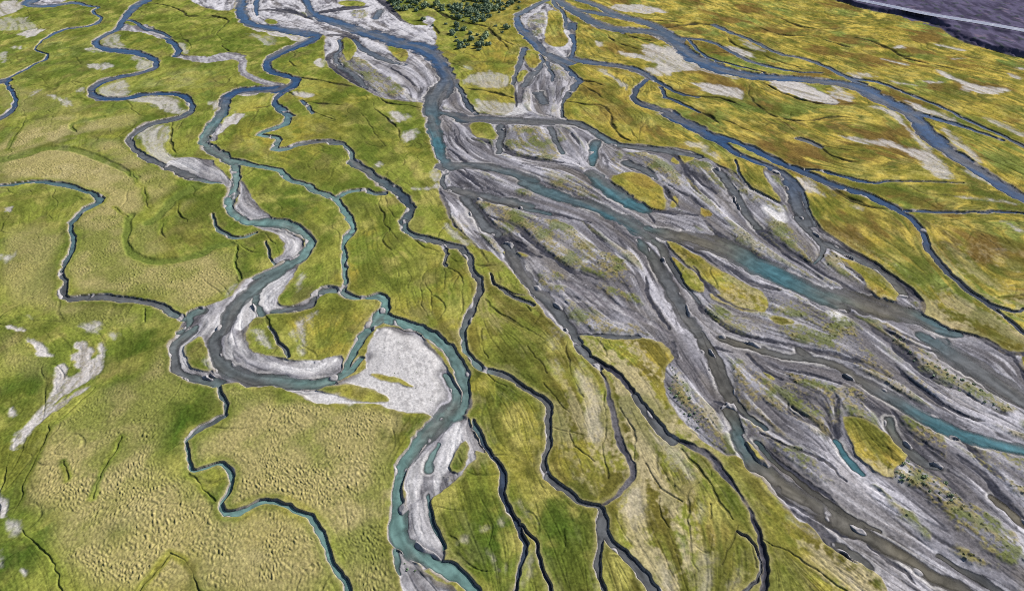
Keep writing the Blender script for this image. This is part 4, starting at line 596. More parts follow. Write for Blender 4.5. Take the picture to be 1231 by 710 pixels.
 (0.7,"29.6,103.9 32.7,101.1 35.5,97 37.3,91 35.6,87.3 33.6,91 30.8,98.4"),
 (0.6,"23.5,88.3 26.9,86.3 25.9,79.1 23.9,77.4 22.9,81 19.6,82.8"),
 (0.6,"25.5,70.2 28.9,72.2 29.2,69 29.9,65.2 26.2,67.4"),
 (0.5,"30.8,76.3 31.9,73.9 32.4,70.2 31.3,72.2"),
 (0.7,"-11.4,75.2 -8.4,77.1 -8.4,76 -10.8,74.8"),
 (0.8,"-6,78 -3.5,79.2 -3.8,78 -5.7,77.4"),
 (0.8,"-2.7,80.3 -0.4,81.4 -0.3,80.2 -2,78.6"),
 (0.7,"-4.3,73.9 -2.8,72.2 -1.3,68.6 -3.4,70.7"),
 (0.6,"0.4,85.5 2.9,83.2 5.1,81 4.7,79.1 2.9,81.7"),
 (0.7,"-3.1,79.5 -1.2,81.7 -0.1,80.2 -1.5,78.4"),
 (0.6,"3.1,73.2 4.6,72.9 3.9,69 1.5,66.5 2.4,70.2"),
 (0.9,"53.3,82.1 54.5,79.5 57.3,78 57.6,75.4 55.4,76.6 53,78.7"),
 (0.8,"57,73.2 60,70.9 60.7,69 61.9,65.5 60.3,65.5 59.1,69.3"),
 (0.6,"30.9,77.4 31.8,75.6 32.3,70.9 31.5,71.1 30.9,74.6"),
 (0.6,"36.6,84 37.7,82.8 36.1,79.9 35.7,81"),
 (0.55,"34.7,72.2 38.2,73.2 34.9,65.2 32.6,65.2"),
 (0.5,"39.3,70.2 41.1,70.2 39.6,65.8 38.2,65.8"),
 (0.6,"27.1,71.6 28.6,70.2 29.2,65.2 26,65.2"),
 (0.8,"49.7,89.4 51.9,87.7 53.9,81.6 52.9,82.3 51,86.9"),
 (0.6,"33,100.2 36.6,97 36.8,91 34.1,87.7 32.6,94"),
 (0.9,"79.3,92.3 83.1,94 82.5,89.8 79.6,88.5 78,90.2"),
 (0.6,"13.9,157.6 22.4,170 21.1,166.6"),
 (0.9,"82.5,143.5 87.6,145.7 89.1,141.5 86.6,137.4 85,138.8"),
 (0.9,"81.3,201 89.3,202.1 89.1,194.6 85.8,187.5 81.8,191.5"),
]
TUSSOCK = [
 (1.0,"-188.2,232.4 -187,236.5 -184.6,242.1 -181.3,248.6 -176.8,250.8 -178,263.3 -179.7,273.2 -187.3,280.2 -191.9,273.2 -198.2,269.9 -197.9,255.4 -197.3,247.9 -198.5,243.5 -184.9,220.8 -181.4,220.8"),
 (1.0,"-181.4,220.8 -169.1,219.6 -160.1,218.9 -149.8,213.5 -140.2,210 -136.4,204.3 -137.7,197.8 -139.9,189.5 -137.4,187.6 -131.7,177.1 -130.5,170 -127.6,162.4 -120.9,153.7 -116.9,153 -104.1,150.7 -96.8,150.4 -90.5,145.7 -87.2,145 -87.2,145.7 -78.6,151.5 -76.3,156.8 -79.7,164.9 -82.2,174.4 -89.2,174.4 -93.1,171.7 -101.5,166.6 -109.9,168.3 -115.2,172.6 -121.6,184.7 -123,193.7 -120.3,199.9 -128.3,213.5 -138.8,229.8 -151.5,236.5 -162.9,242.1 -174.4,246.4 -182,240.7 -189,233.8"),
 (0.8,"-176.8,264.9 -170.1,273.2 -159.6,280.2 -152.4,273.2 -154.2,264.9 -165.2,260.1 -173.5,260.9"),
 (0.8,"-161.9,247.9 -155.8,253.9 -147.4,246.4 -134.5,233.8 -119.7,222 -116,211.2 -120.8,201 -133.7,220.8 -140.6,231.1 -152.8,239.3"),
 (0.7,"-159.5,183.7 -153.6,189.6 -142.1,187.6 -137.6,180.8 -134.4,170 -128,156.1 -122.4,147.8 -118,147.1 -108.2,147.8 -101,145.7 -96.9,140.1 -101.9,136.1 -114.6,136.1 -123.9,145.7 -137.9,147.1"),
 (0.7,"-120.8,187.6 -113.7,191.6 -107.5,179 -102.3,173.5 -108.1,170.9 -115,174.4"),
 (0.7,"-111.3,203.2 -105.5,206.6 -107.9,193.7 -101,190.6 -105.2,190.6 -106.4,190.6"),
 (1.0,"-96.4,114.9 -93.9,117.6 -90.1,118.7 -88.9,123.2 -87.8,132.3 -84.1,126.2 -81.3,121 -73.8,116.5 -72.8,110.7 -79.1,110.7 -73.8,102.8 -74.6,103 -74.1,94.8 -68,91.4 -64.3,88.5 -61.6,84.6 -59.6,79 -54.7,65.2 -72.4,65.2 -83.5,71.6 -91.2,81.3 -97.3,85.5 -99.3,90.8 -95.8,86.9 -99.5,91.8 -100.8,99.7 -101.4,104.9"),
 (1.0,"-67.9,115.4 -64,116.5 -59.2,116 -55.1,113.3 -52.5,110.7 -46.5,113.8 -41.3,110.7 -35.4,109.2 -40.6,109.7 -29.4,109.7 -25.4,107.7 -24.3,104.7 -27.8,99.1 -28.6,104.4 -24.8,97.5 -24.7,88.9 -24.2,81.6 -23.6,77.4 -22.4,72.9 -19.6,67.7 -19.2,64 -28.3,64 -28.9,65.2 -33.5,74.9 -36.9,79.1 -41.9,82.8 -47.6,85.1 -50.6,85.1 -53.1,82.8 -55.7,82.1 -56,89.9 -57.2,90.8 -57.9,92.7 -60.3,94.8 -63.9,94.4 -66.5,94 -68.3,97.9 -68.4,101.1 -64.3,104.9 -63.6,108.3"),
 (0.9,"-70.9,91.4 -65.7,91 -59,86.2 -57.1,82.3 -53.8,80.1 -51.3,82.3 -47.7,83.1 -43,82.3 -39.3,80.1 -36.3,77.9 -34.9,72.9 -32.8,70.2 -29.2,64 -53.7,64 -57,69 -62.1,73.9 -64.3,74.9"),
 (0.6,"-131.1,135.5 -125.2,134.9 -112.3,126.2 -109.1,118.7 -113.7,119.3 -119.8,120.4 -121.8,119.8"),
 (0.5,"-236.9,314.9 -217.1,306.6 -182.8,291 -179.9,276.5 -214.3,276.5"),
 (0.4,"-64.3,65.2 -62.2,71.6 -59.6,70.2 -55.7,65.2"),
]
SWALES = [
 "-214.2,226.9,6.8 -201.5,228,7.6 -191.8,234.4,8.1 -189.8,235.1,8 -183,239.3,7.1 -179.1,244.5,6 -170.6,245,4.1 -160.9,240.7,4.2 -152.1,235.1,3.9 -140.6,227.1,3.1 -133.1,220.8,2.55",
 "-123.9,195.7,2.75 -121.1,184.7,2.7 -115.8,174.4,2.53 -110.1,169.8,3.4 -103.9,167.8,4 -98.6,169,4.5 -92.9,171.6,4.6 -90.8,176.2,4.4 -85.2,177.6,4.3",
 "-174.4,260.1,1.5 -179.5,264.9,1.78 -179.3,269.9,4.3 -170.9,274.9,3.9",
 "-83.6,177.1,0.97 -81.6,169.1,0.92 -78.9,162.4,0.89 -75.6,157.6,0.91",
 "-108.9,215.9,6.6 -114.2,206.6,5.3 -114.2,195.7,4.5 -115.9,189.5,4.2",
]
PATCHES = [
 ("lush",1.0,-92.5,127.5,6.2,18.5),
 ("lush",0.9,-113.3,111.9,5.3,18.6),
 ("lush",1.0,-72,104.3,4.8,10.7),
 ("lush",1.0,-89.5,79,4.1,5.1),
 ("lush",0.8,-74.7,77.2,3.5,3.6),
 ("lush",0.9,-91,72.8,4.6,6.8),
 ("lush",0.7,-74.8,201.8,13.8,21.2),
 ("lush",0.9,-2.4,77.2,9.4,14.4),
 ("lush",0.9,8.6,77.2,7.9,12.6),
 ("lush",0.7,1.8,111.9,7.6,13.2),
 ("lush",0.6,-67.6,283.8,21.3,27.6),
 ("lush",0.6,-49.2,266.3,10.1,25.1),
 ("lush",0.7,-49.6,116,5,3.8),
 ("lush",0.5,-74.9,161.2,4.8,12.3),
 ("lush",0.6,-133,165.4,3.9,17),
 ("lush",0.6,-54.6,204.6,11.2,17),
 ("lush",0.5,-49.9,149.5,6.8,7.5),
 ("lush",0.7,-14.7,92.9,6.9,6.5),
 ("lush",0.5,-32.2,161.2,7.1,12.3),
 ("lush",0.5,-144.1,375.1,26.6,28.6),
 ("lush",0.5,-209.6,354.7,21.2,28.7),
 ("lush",0.6,-147.4,274.8,13.9,17.5),
 ("lush",0.6,-108.7,207.4,10.1,9.2),
 ("lush",0.5,103.4,354.7,33.8,19.5),
 ("lush",0.5,101,283.8,21.3,9.2),
 ("lush",0.6,133.5,213.3,25.9,13.2),
 ("lush",0.5,105.3,199,16.4,13.6),
 ("lush",0.5,116.9,155.2,13.9,9.4),
 ("lush",0.5,114.1,169.7,12.3,8.8),
 ("lush",0.5,180.8,266.3,20.3,16.7),
 ("lush",0.6,43.4,84.7,3.3,7.9),
 ("lush",0.5,275.3,422.2,4.9,8.6),
 ("ochre",0.9,-90.9,303,11.2,14.2),
 ("ochre",0.8,-91.1,258.2,16.5,20.7),
 ("ochre",0.8,-110.2,283.8,7.1,11),
 ("ochre",0.6,-87.2,201.8,3.3,7.8),
 ("ochre",0.8,-45.6,169.7,5.9,22.1),
 ("ochre",0.9,-49.8,138.8,8.6,7.5),
 ("ochre",0.5,-20.3,161.2,11.9,20.6),
 ("ochre",0.7,-60,358.6,10.7,15.9),
 ("ochre",0.7,-6.5,348.3,16.7,38.2),
 ("ochre",0.5,-30.3,361.3,17.2,18.8),
 ("ochre",0.9,89.9,313.4,23,17.1),
 ("ochre",0.9,113.7,303,18.7,14.2),
 ("ochre",0.9,33.8,250.4,19.4,22.9),
 ("ochre",0.8,32.4,313.4,23,26.8),
 ("ochre",0.9,51.2,219.4,10.6,13.8),
 ("ochre",0.9,64.4,167.5,12.2,17.3),
 ("ochre",0.9,31.5,126,10.2,12.1),
 ("ochre",0.7,107.3,204.6,16.7,17),
 ("ochre",0.6,106.1,174.1,12.5,9.1),
 ("ochre",0.9,117.3,142.3,13.2,7),
 ("ochre",0.8,76.6,97.3,5.6,9.1),
 ("ochre",0.7,170.2,375.1,26.6,43.1),
 ("ochre",0.8,212.1,389.8,27.4,30.4),
 ("ochre",0.7,202.7,324.4,35.5,22.6),
 ("ochre",0.8,184.7,243,12.6,21.9),
 ("ochre",0.6,124.8,405.4,37.7,32.5),
 ("ochre",0.7,54.1,77.2,9.4,7.2),
 ("ochre",0.6,27.8,84.7,2,11.8),
 ("ochre",0.7,8.7,96.2,1.4,4.5),
 ("ochre",0.7,84.1,258.2,19.8,17.5),
 ("ochre",0.6,60.7,422.2,39,17.3),
 ("brown",0.9,112.6,254.3,22.9,12.4),
 ("brown",0.8,130.1,266.3,20.3,8.3),
 ("brown",0.7,105.4,293.2,14.6,11.6),
 ("brown",0.8,136.1,174.1,17.5,15.5),
 ("brown",0.6,113.5,186,15.7,7),
 ("brown",0.6,149.8,235.9,27.8,5.6),
 ("brown",0.5,145.9,397.5,27.8,18.8),
 ("brown",0.5,9.2,129.1,6.2,12.5),
 ("brown",0.5,11.1,92.9,8.6,10.8),
 ("brown",0.4,-64.3,274.8,13.9,17.5),
 ("brown",0.5,106.5,235.9,18.5,9.7),
 ("brown",0.4,-50.2,250.4,7.8,15.2),
 ("brown",0.4,-251.4,422.2,9.8,13.8),
 ("brown",0.5,36.4,75.4,7.8,10.6),
 ("brown",0.4,1,145.8,8.9,21.8),
 ("brown",0.4,-98.1,178.8,10.2,14.1),
 ("brown",0.5,169.1,293.2,29.1,7.7),
 ("dull",0.7,-238.5,361.3,34.3,54.4),
 ("dull",0.5,-155.2,303,29.9,30.6),
 ("straw",0.8,-160.4,225.8,21,11.7),
 ("straw",0.7,-177,258.2,16.5,15.9),
 ("straw",0.8,-23.9,84.7,2.3,5.9),
 ("straw",0.6,-32.1,84.7,4.9,7.9),
 ("straw",0.5,-45.4,73.7,6.1,5.2),
 ("straw",0.5,-76.4,84.7,6.6,7.9),
 ("straw",0.5,-155.5,313.4,11.5,17.1),
]
TERRACE = "202.6,464.8 204.1,457.7 210.7,443.2 218.2,432.4 226.5,426.8 231.8,419.2 236.6,413.3 238.8,410 240.1,401.1 238.8,387.7 241.3,371.9 246.2,361.9 251.9,354.1 257,349 264.8,337.4"
ROAD = "210.6,456 221.1,444.4 230.7,432.5 238.9,420.8 248.1,410.6 257.4,401.8 265.9,392.4 274.9,382.1 284,370.9"
FAN = (237.2,422.6)
BUSH_PLOTS = [
 "-76.1,455.4 -66.4,455.4 -64,436.1 -73.4,436.1",
 "-63.3,440.6 -57.1,440.6 -56.2,432.4 -62.3,432.4",
 "-63.7,454.6 -55.2,454.6 -54.5,447.5 -62.9,447.5",
 "-54.5,447.5 -47.4,447.5 -46.6,438.4 -53.6,438.4",
 "-50.6,450.7 -44.3,450.7 -44.1,447.5 -50.3,447.5",
 "-42.8,442.9 -35.8,442.9 -35.2,433.9 -42.1,433.9",
 "-35.8,436.9 -27.8,436.9 -27.3,427.3 -35.1,427.3",
 "-35,425.2 -31.4,425.2 -31.1,420.2 -34.7,420.2",
 "-31.9,426.6 -27.3,426.6 -26.9,418.8 -31.4,418.8",
 "-33.6,404.3 -30.5,404.3 -30.1,398.7 -33.2,398.7",
 "-34.4,388.7 -31,388.7 -30.9,386.2 -34.2,386.2",
 "-29.3,379.6 -24.8,379.6 -24.5,374.9 -29,374.9",
 "-27,371.4 -24.4,371.4 -24.2,369.1 -26.9,369.1",
 "-26.7,366.3 -24.1,366.3 -23.9,363 -26.5,363",
 "-77.5,461.9 -60.3,461.9 -59.6,455.4 -76.5,455.4",
 "-52.4,418.8 -50.8,418.8 -50.5,416 -52.1,416",
 "-44.9,405.9 -43.7,405.9 -43.5,403.3 -44.6,403.3",
 "-38.1,408.6 -36.6,408.6 -36.4,405.9 -37.9,405.9",
 "-38.5,446 -31,446 -30.1,429.5 -37.3,429.5",
 "-30.9,450.7 -21.2,450.7 -20.7,436.9 -30.1,436.9",
 "-31.1,439.9 -18.3,439.9 -17.6,420.9 -30,420.9",
 "-24.6,442.9 -15.1,442.9 -14.5,422.3 -23.7,422.3",
 "-23.7,422.3 -17.7,422.3 -17.3,411.3 -23.2,411.3",
 "-35,425.2 -31,425.2 -30.8,420.9 -34.7,420.9",
 "-29.2,414.2 -26.4,414.2 -26.3,411.9 -29,411.9",
 "-34,403.9 -31.3,403.9 -31,399.4 -33.6,399.4",
 "-31.1,401.3 -24.2,401.3 -23.9,395.5 -30.7,395.5",
 "-23.7,390.5 -21.8,390.5 -21.7,387.4 -23.5,387.4",
 "-34.4,389.3 -31.1,389.3 -30.9,386.2 -34.2,386.2",
 "-29.5,381.4 -24.7,381.4 -24.4,374.9 -29.1,374.9",
 "-24.6,379.6 -20.2,379.6 -20,374.3 -24.3,374.3",
 "-21.3,386.8 -15,386.8 -14.8,379.6 -21,379.6",
 "-18,379.6 -11.1,379.6 -10.9,369.1 -17.6,369.1",
 "-26,372 -21,372 -20.8,367.5 -25.7,367.5",
 "-27.1,365.8 -23.9,365.8 -23.8,364.1 -27,364.1",
 "-20.8,367.5 -16.5,367.5 -16.3,361.9 -20.5,361.9",
 "-17.1,364.7 -14.6,364.7 -14.5,361.3 -17,361.3",
 "-9.5,409.9 -6.8,409.9 -6.7,403.9 -9.4,403.9",
 "-7.4,403.3 -3.6,403.3 -3.6,398.1 -7.4,398.1",
 "-5.1,399.4 -0.9,399.4 -0.9,391.8 -5,391.8",
 "-14.2,440.6 -7.6,440.6 -7.4,429.5 -13.9,429.5",
 "-29.3,460.3 -15.6,460.3 -15.3,449.9 -28.7,449.9",
 "-15.4,453.8 -6.9,453.8 -6.8,441.4 -15.1,441.4",
 "-6.8,446 -2.3,446 -2.2,435.4 -6.7,435.4",
 "-1,458.7 7.5,458.7 7.4,450.7 -1,450.7",
 "1.5,444.4 4.8,444.4 4.8,438.4 1.5,438.4",
]
SHRUB_PLOTS = [
 (36,"-35.2,131.7 -28.8,133.6 -22,132.3 -18.2,126.2 -16.8,118.7 -17.6,110.7 -23.3,114.9 -31.4,123.2","the pale point bar inside the wide river bend"),
 (50,"79.4,92.7 83.1,94.8 86,92.3 87.7,88.9 88.8,85.2 86.7,84.2 82.3,87.3 79.6,88.5 77.9,90","the white stony bar below the oval grass island"),
 (60,"96.5,134.9 100.1,133.6 102.7,128.6 105.7,123.2 108.3,117.6 111.6,113.3 114.5,109.2 112.3,107.9 108.7,108.7 105.7,112.8 102,116 99,121 96.7,126.2","the long stony bar between two channels of the eastern plain"),
 (50,"38.9,123.2 40,118.7 41.8,110.7 41.6,106.7 40.8,102.8 38.4,106.7 36.1,112.3 36.4,116","the stony strip along the ochre meadow"),
 (24,"-21,73.6 -19.3,72.5 -16.4,70.2 -16.8,69 -19.6,69.9","the grey bar at the near river bend"),
]
sc = bpy.context.scene
C = sc.collection
H_CAM, F_PX, CX, CY = 115.0, 832.0, 615.5, 355.0
PITCH = math.radians(14.0) + math.atan(CY / F_PX)


def pts(s):
    return np.array([[float(v) for v in t.split(',')] for t in s.split()], dtype=np.float32)


def chaikin(p, closed=False):
    if closed:
        q = np.roll(p, -1, 0)
        return np.stack([.75 * p + .25 * q, .25 * p + .75 * q], 1).reshape(-1, p.shape[1])
    a, b = p[:-1], p[1:]
    m = np.stack([.75 * a + .25 * b, .25 * a + .75 * b], 1).reshape(-1, p.shape[1])
    return np.concatenate([p[:1], m, p[-1:]])


# ------------------------------------------------------------------ noise
_rng = np.random.default_rng(11)
_perm = _rng.permutation(256).astype(np.int32)
_perm = np.concatenate([_perm, _perm])
_ang = _rng.random(256) * 2 * np.pi
_gx, _gy = np.cos(_ang).astype(np.float32), np.sin(_ang).astype(np.float32)


def pn(x, y, seed=0):
    x = x + np.float32(seed * 17.31)
    y = y + np.float32(seed * 9.77)
    xf, yf = np.floor(x), np.floor(y)
    xi, yi = xf.astype(np.int32) & 255, yf.astype(np.int32) & 255
    x, y = x - xf, y - yf
    u, v = x * x * x * (x * (x * 6 - 15) + 10), y * y * y * (y * (y * 6 - 15) + 10)

    def g(dx, dy):
        h = _perm[(_perm[(xi + dx) & 255] + yi + dy) & 255]
        return _gx[h] * (x - dx) + _gy[h] * (y - dy)
    a, b, c, d = g(0, 0), g(1, 0), g(0, 1), g(1, 1)
    t = a + (b - a) * u
    return (t + (c + (d - c) * u - t) * v) * np.float32(1.5)


def fbm(x, y, n, seed=0):
    o, a = 0, 1.0
    for k in range(n):
        o = o + a * pn(x * 2 ** k, y * 2 ** k, seed + k)
        a *= .5
    return o


def ss(a, b, x):
    t = np.clip((x - a) / (b - a), 0, 1)
    return t * t * (3 - 2 * t)


def lerp(a, b, t):
    return a + (b - a) * t


# ------------------------------------------------------------------ ground grid (finer near the middle of the plain, coarse to the horizon)
def row_y(v):
    return H_CAM / math.tan(PITCH + math.atan((v - CY) / F_PX))


vs = list(np.arange(-22, 210, .47)) + list(np.arange(210, 775, .84))
ys = [9000, 5000, 3000, 2000, 1500, 1150, 900, 760, 660, 590, 545] + [row_y(v) for v in vs]
ys += [ys[-1] - 8, ys[-1] - 20, ys[-1] - 40, ys[-1] - 80]
ys = np.array(ys, dtype=np.float32)
dep = np.maximum(ys * math.cos(PITCH) + H_CAM * math.sin(PITCH), 60).astype(np.float32)
us = np.arange(-715, 716, .92) / F_PX
us = np.concatenate([[-14, -6, -3, -1.8, -1.3, -1.0], us, [1.0, 1.3, 1.8, 3, 6, 14]]).astype(np.float32)
R, K = len(ys), len(us)
X = dep[:, None] * us[None, :]
Y = np.repeat(ys[:, None], K, 1)
ROWS = np.arange(R, dtype=np.float32)
near = np.clip((460 - Y) / 380, 0, 1)          # 1 near the viewer's end of the plain, 0 at the far end

w1, w2 = pn(X / 5.5, Y / 5.5, 1), pn(X / 5.5, Y / 5.5, 2)
w3, w4 = pn(X / 1.7, Y / 1.7, 3), pn(X / 1.7, Y / 1.7, 4)
WX = X + .62 * w1 + (.06 + .20 * near) * w3
WY = Y + .62 * w2 + (.06 + .20 * near) * w4
wob = 1 + .26 * pn(X / 4.2, Y / 5.5, 7) + .14 * pn(X / 1.6, Y / 2.2, 8)      # channels swell and narrow


def block(x0, x1, y0, y1):
    i0 = int(np.interp(-y1, -ys, ROWS)) - 1
    i1 = int(np.interp(-y0, -ys, ROWS)) + 2
    i0, i1 = max(i0, 0), min(i1, R)
    if i1 <= i0:
        return None
    dmin, dmax = dep[i0:i1].min(), dep[i0:i1].max()
    c0 = min(x0 / dmin, x0 / dmax)
    c1 = max(x1 / dmin, x1 / dmax)
    j0, j1 = max(int(np.searchsorted(us, c0)) - 1, 0), min(int(np.searchsorted(us, c1)) + 2, K)
    if j1 <= j0:
        return None
    return slice(i0, i1), slice(j0, j1)


def seg_dist(sl, a, b):
    px, py = WX[sl], WY[sl]
    d = b[:2] - a[:2]
    l2 = float(d @ d) + 1e-9
    t = np.clip(((px - a[0]) * d[0] + (py - a[1]) * d[1]) / l2, 0, 1)
    return np.hypot(px - (a[0] + d[0] * t), py - (a[1] + d[1] * t)), t


BIG = np.float32(9)


def poly_sdf(p, margin=5.0):
    """signed distance (negative inside), clipped at the margin; returns (slice, field)"""
    sl = block(p[:, 0].min() - margin, p[:, 0].max() + margin, p[:, 1].min() - margin, p[:, 1].max() + margin)
    if sl is None:
        return None, None
    i0, j0 = sl[0].start, sl[1].start
    f = np.full((sl[0].stop - i0, sl[1].stop - j0), margin, np.float32)
    ins = np.zeros(f.shape, bool)
    n = len(p)
    for k in range(n):
        a, b = p[k], p[(k + 1) % n]
        s = block(min(a[0], b[0]) - margin - 1, max(a[0], b[0]) + margin + 1, min(a[1], b[1]) - margin - 1, max(a[1], b[1]) + margin + 1)
        if s is not None:
            s = (slice(max(s[0].start, i0), min(s[0].stop, sl[0].stop)), slice(max(s[1].start, j0), min(s[1].stop, sl[1].stop)))
            if s[0].stop > s[0].start and s[1].stop > s[1].start:
                d, _ = seg_dist(s, a, b)
                loc = (slice(s[0].start - i0, s[0].stop - i0), slice(s[1].start - j0, s[1].stop - j0))
                f[loc] = np.minimum(f[loc], d)
        if abs(a[1] - b[1]) > 1e-6:
            lo, hi = min(a[1], b[1]), max(a[1], b[1])
            r0 = max(int(np.interp(-(hi + 1.5), -ys, ROWS)) - 1, i0)
            r1 = min(int(np.interp(-(lo - 1.5), -ys, ROWS)) + 2, sl[0].stop)
            if r1 > r0:
                px, py = WX[r0:r1, sl[1]], WY[r0:r1, sl[1]]
                hit = ((a[1] > py) != (b[1] > py)) & (px < (b[0] - a[0]) * (py - a[1]) / (b[1] - a[1]) + a[0])
                ins[r0 - i0:r1 - i0] ^= hit
    return sl, np.where(ins, -f, f)


# ------------------------------------------------------------------ channels
WCOL = dict(T=(.064, .112, .106), B=(.010, .027, .064), M=(.034, .060, .066), G=(.050, .053, .057), C=(.026, .066, .080), N=(.056, .051, .040), D=(.016, .022, .034))  # B has reflected sky painted in; D also colours bank shadows drawn as water
SILTY = ('streak', 'plain_edge', 'west_strand', 'south_edge', 'a4_west', 'olive_strand', 'east_river', 'north_top')      # strands that carry only wet silt
names = []
dch = np.full((R, K), BIG)          # all channels that cut the meadow
dwat = np.full((R, K), BIG)         # channels that hold water
hw_w = np.full((R, K), 1, np.float32)
gul = np.full((R, K), BIG)          # narrow dry gullies
gul_hw = np.full((R, K), .3, np.float32)
sbed = np.full((R, K), BIG)         # silt beds without water
kbed = np.full((R, K), BIG)         # dark wet silt
khw = np.full((R, K), 1, np.float32)
wid = np.full((R, K), -1, np.int16)
csum = np.zeros((R, K, 3), np.float32)
wsum = np.full((R, K), 1e-6, np.float32)
flow_pts, flow_dir = [], []
for kind, nm, s in CHANNELS:
    p = chaikin(pts(s))
    if nm not in names:
        names.append(nm)
    idn = names.index(nm)
    if kind == 'Y' or kind == 'S' or (kind == 'D' and nm in SILTY):        # dry runs and silt threads fade out at both ends
        sl_ = np.concatenate([[0], np.cumsum(np.hypot(*np.diff(p[:, :2], axis=0).T))])
        tp_ = np.minimum(sl_, sl_[-1] - sl_) / (sl_[-1] * .30 + .1)
        p[:, 2] *= (.4 + .6 * np.clip(tp_, 0, 1)).astype(np.float32)
    for a, b in zip(p[:-1], p[1:]):
        m = max(a[2], b[2]) / 2 + 4.5
        sl = block(min(a[0], b[0]) - m, max(a[0], b[0]) + m, min(a[1], b[1]) - m, max(a[1], b[1]) + m)
        L = float(np.hypot(*(b - a)[:2]))
        if kind in 'TCMBGNDY' and L > .05:
            n_q = max(1, int(L / 4))
            for q in range(n_q):
                flow_pts.append((a + (b - a) * (q + .5) / n_q)[:2])
                flow_dir.append(((b - a)[0] / L, (b - a)[1] / L, L / n_q * (.4 if kind == 'Y' else 1)))
        if sl is None:
            continue
        d, t = seg_dist(sl, a, b)
        hw = (a[2] + (b[2] - a[2]) * t) / 2 * wob[sl]
        if kind == 'Y':
            hw = np.maximum(hw, .22)
            v = d - hw
            up = v < gul[sl]
            gul[sl] = np.where(up, v, gul[sl])
            gul_hw[sl] = np.where(up, hw, gul_hw[sl])
            continue
        v = d - hw
        if kind == 'D' and nm in SILTY:
            up = v < kbed[sl]
            kbed[sl] = np.where(up, v, kbed[sl])
            khw[sl] = np.where(up, hw, khw[sl])
            dch[sl] = np.minimum(dch[sl], v)
            continue
        dch[sl] = np.minimum(dch[sl], v)
        if kind == 'S':
            sbed[sl] = np.minimum(sbed[sl], v)
            continue
        up = v < dwat[sl]
        dwat[sl] = np.where(up, v, dwat[sl])
        hw_w[sl] = np.where(up, hw, hw_w[sl])
        wid[sl] = np.where(up, idn, wid[sl])
        wgt = np.exp(-3.2 * d / (hw + .3)).astype(np.float32)
        wsum[sl] += wgt
        csum[sl] += wgt[..., None] * np.array(WCOL[kind], np.float32)


def soften(a, n):
    for ax_ in (0, 1):
        cs = np.cumsum(np.concatenate([np.repeat(a.take([0], ax_), n + 1, ax_), a, np.repeat(a.take([-1], ax_), n, ax_)], ax_), axis=ax_, dtype=np.float64)
        k = a.shape[ax_]
        a = ((cs.take(range(2 * n + 1, 2 * n + 1 + k), ax_) - cs.take(range(0, k), ax_)) / (2 * n + 1)).astype(np.float32)
    return a


for _ in range(2):
    csum, wsum = soften(csum, 22), soften(wsum, 22)
wcol = csum / wsum[..., None]

# direction of the flow on a coarse grid: silt streaks and sedge lines are drawn out along it
fp, fd = np.array(flow_pts, np.float32), np.array(flow_dir, np.float32)
f2x, f2y = (fd[:, 0] ** 2 - fd[:, 1] ** 2) * fd[:, 2], 2 * fd[:, 0] * fd[:, 1] * fd[:, 2]
ii, jj = np.arange(0, R + 9, 10).clip(max=R - 1), np.arange(0, K + 9, 10).clip(max=K - 1)
cx, cy = X[np.ix_(ii, jj)], Y[np.ix_(ii, jj)]
ax, ay = np.zeros(cx.shape, np.float32), np.zeros(cx.shape, np.float32)
for k in range(0, len(fp), 60):
    q = fp[k:k + 60]
    d2 = (cx[..., None] - q[:, 0]) ** 2 + (cy[..., None] - q[:, 1]) ** 2 + 9
    wq = 1 / (d2 * np.sqrt(d2))
    ax += wq @ f2x[k:k + 60]
    ay += wq @ f2y[k:k + 60]
ang = .5 * np.arctan2(ay, ax)
ax, ay = np.cos(2 * ang), np.sin(2 * ang)
ri, rj = np.arange(R) / 10, np.arange(K) / 10
a0, b0 = np.minimum(ri.astype(int), len(ii) - 2), np.minimum(rj.astype(int), len(jj) - 2)
fa, fb = (ri - a0).clip(0, 1)[:, None].astype(np.float32), (rj - b0).clip(0, 1)[None].astype(np.float32)


def upsample(g):
    return (g[a0][:, b0] * (1 - fa) + g[a0 + 1][:, b0] * fa) * (1 - fb) + (g[a0][:, b0 + 1] * (1 - fa) + g[a0 + 1][:, b0 + 1] * fa) * fb


lowx, lowy = fbm(X / 26, Y / 26, 2, 21), fbm(X / 26, Y / 26, 2, 22)
ang = .5 * np.arctan2(upsample(ay), upsample(ax)) + .10 * fbm(X / 16, Y / 16, 2, 23)
fx, fy = np.cos(ang).astype(np.float32), np.sin(ang).astype(np.float32)


XH, YH = X[::2, ::2], Y[::2, ::2]
hi = np.arange(R, dtype=np.float32) / 2
hj = np.arange(K, dtype=np.float32) / 2
h_a, h_b = np.minimum(hi.astype(int), XH.shape[0] - 2), np.minimum(hj.astype(int), XH.shape[1] - 2)
h_fa, h_fb = (hi - h_a).clip(0, 1)[:, None], (hj - h_b).clip(0, 1)[None]
COLS = np.arange(K, dtype=np.float32)


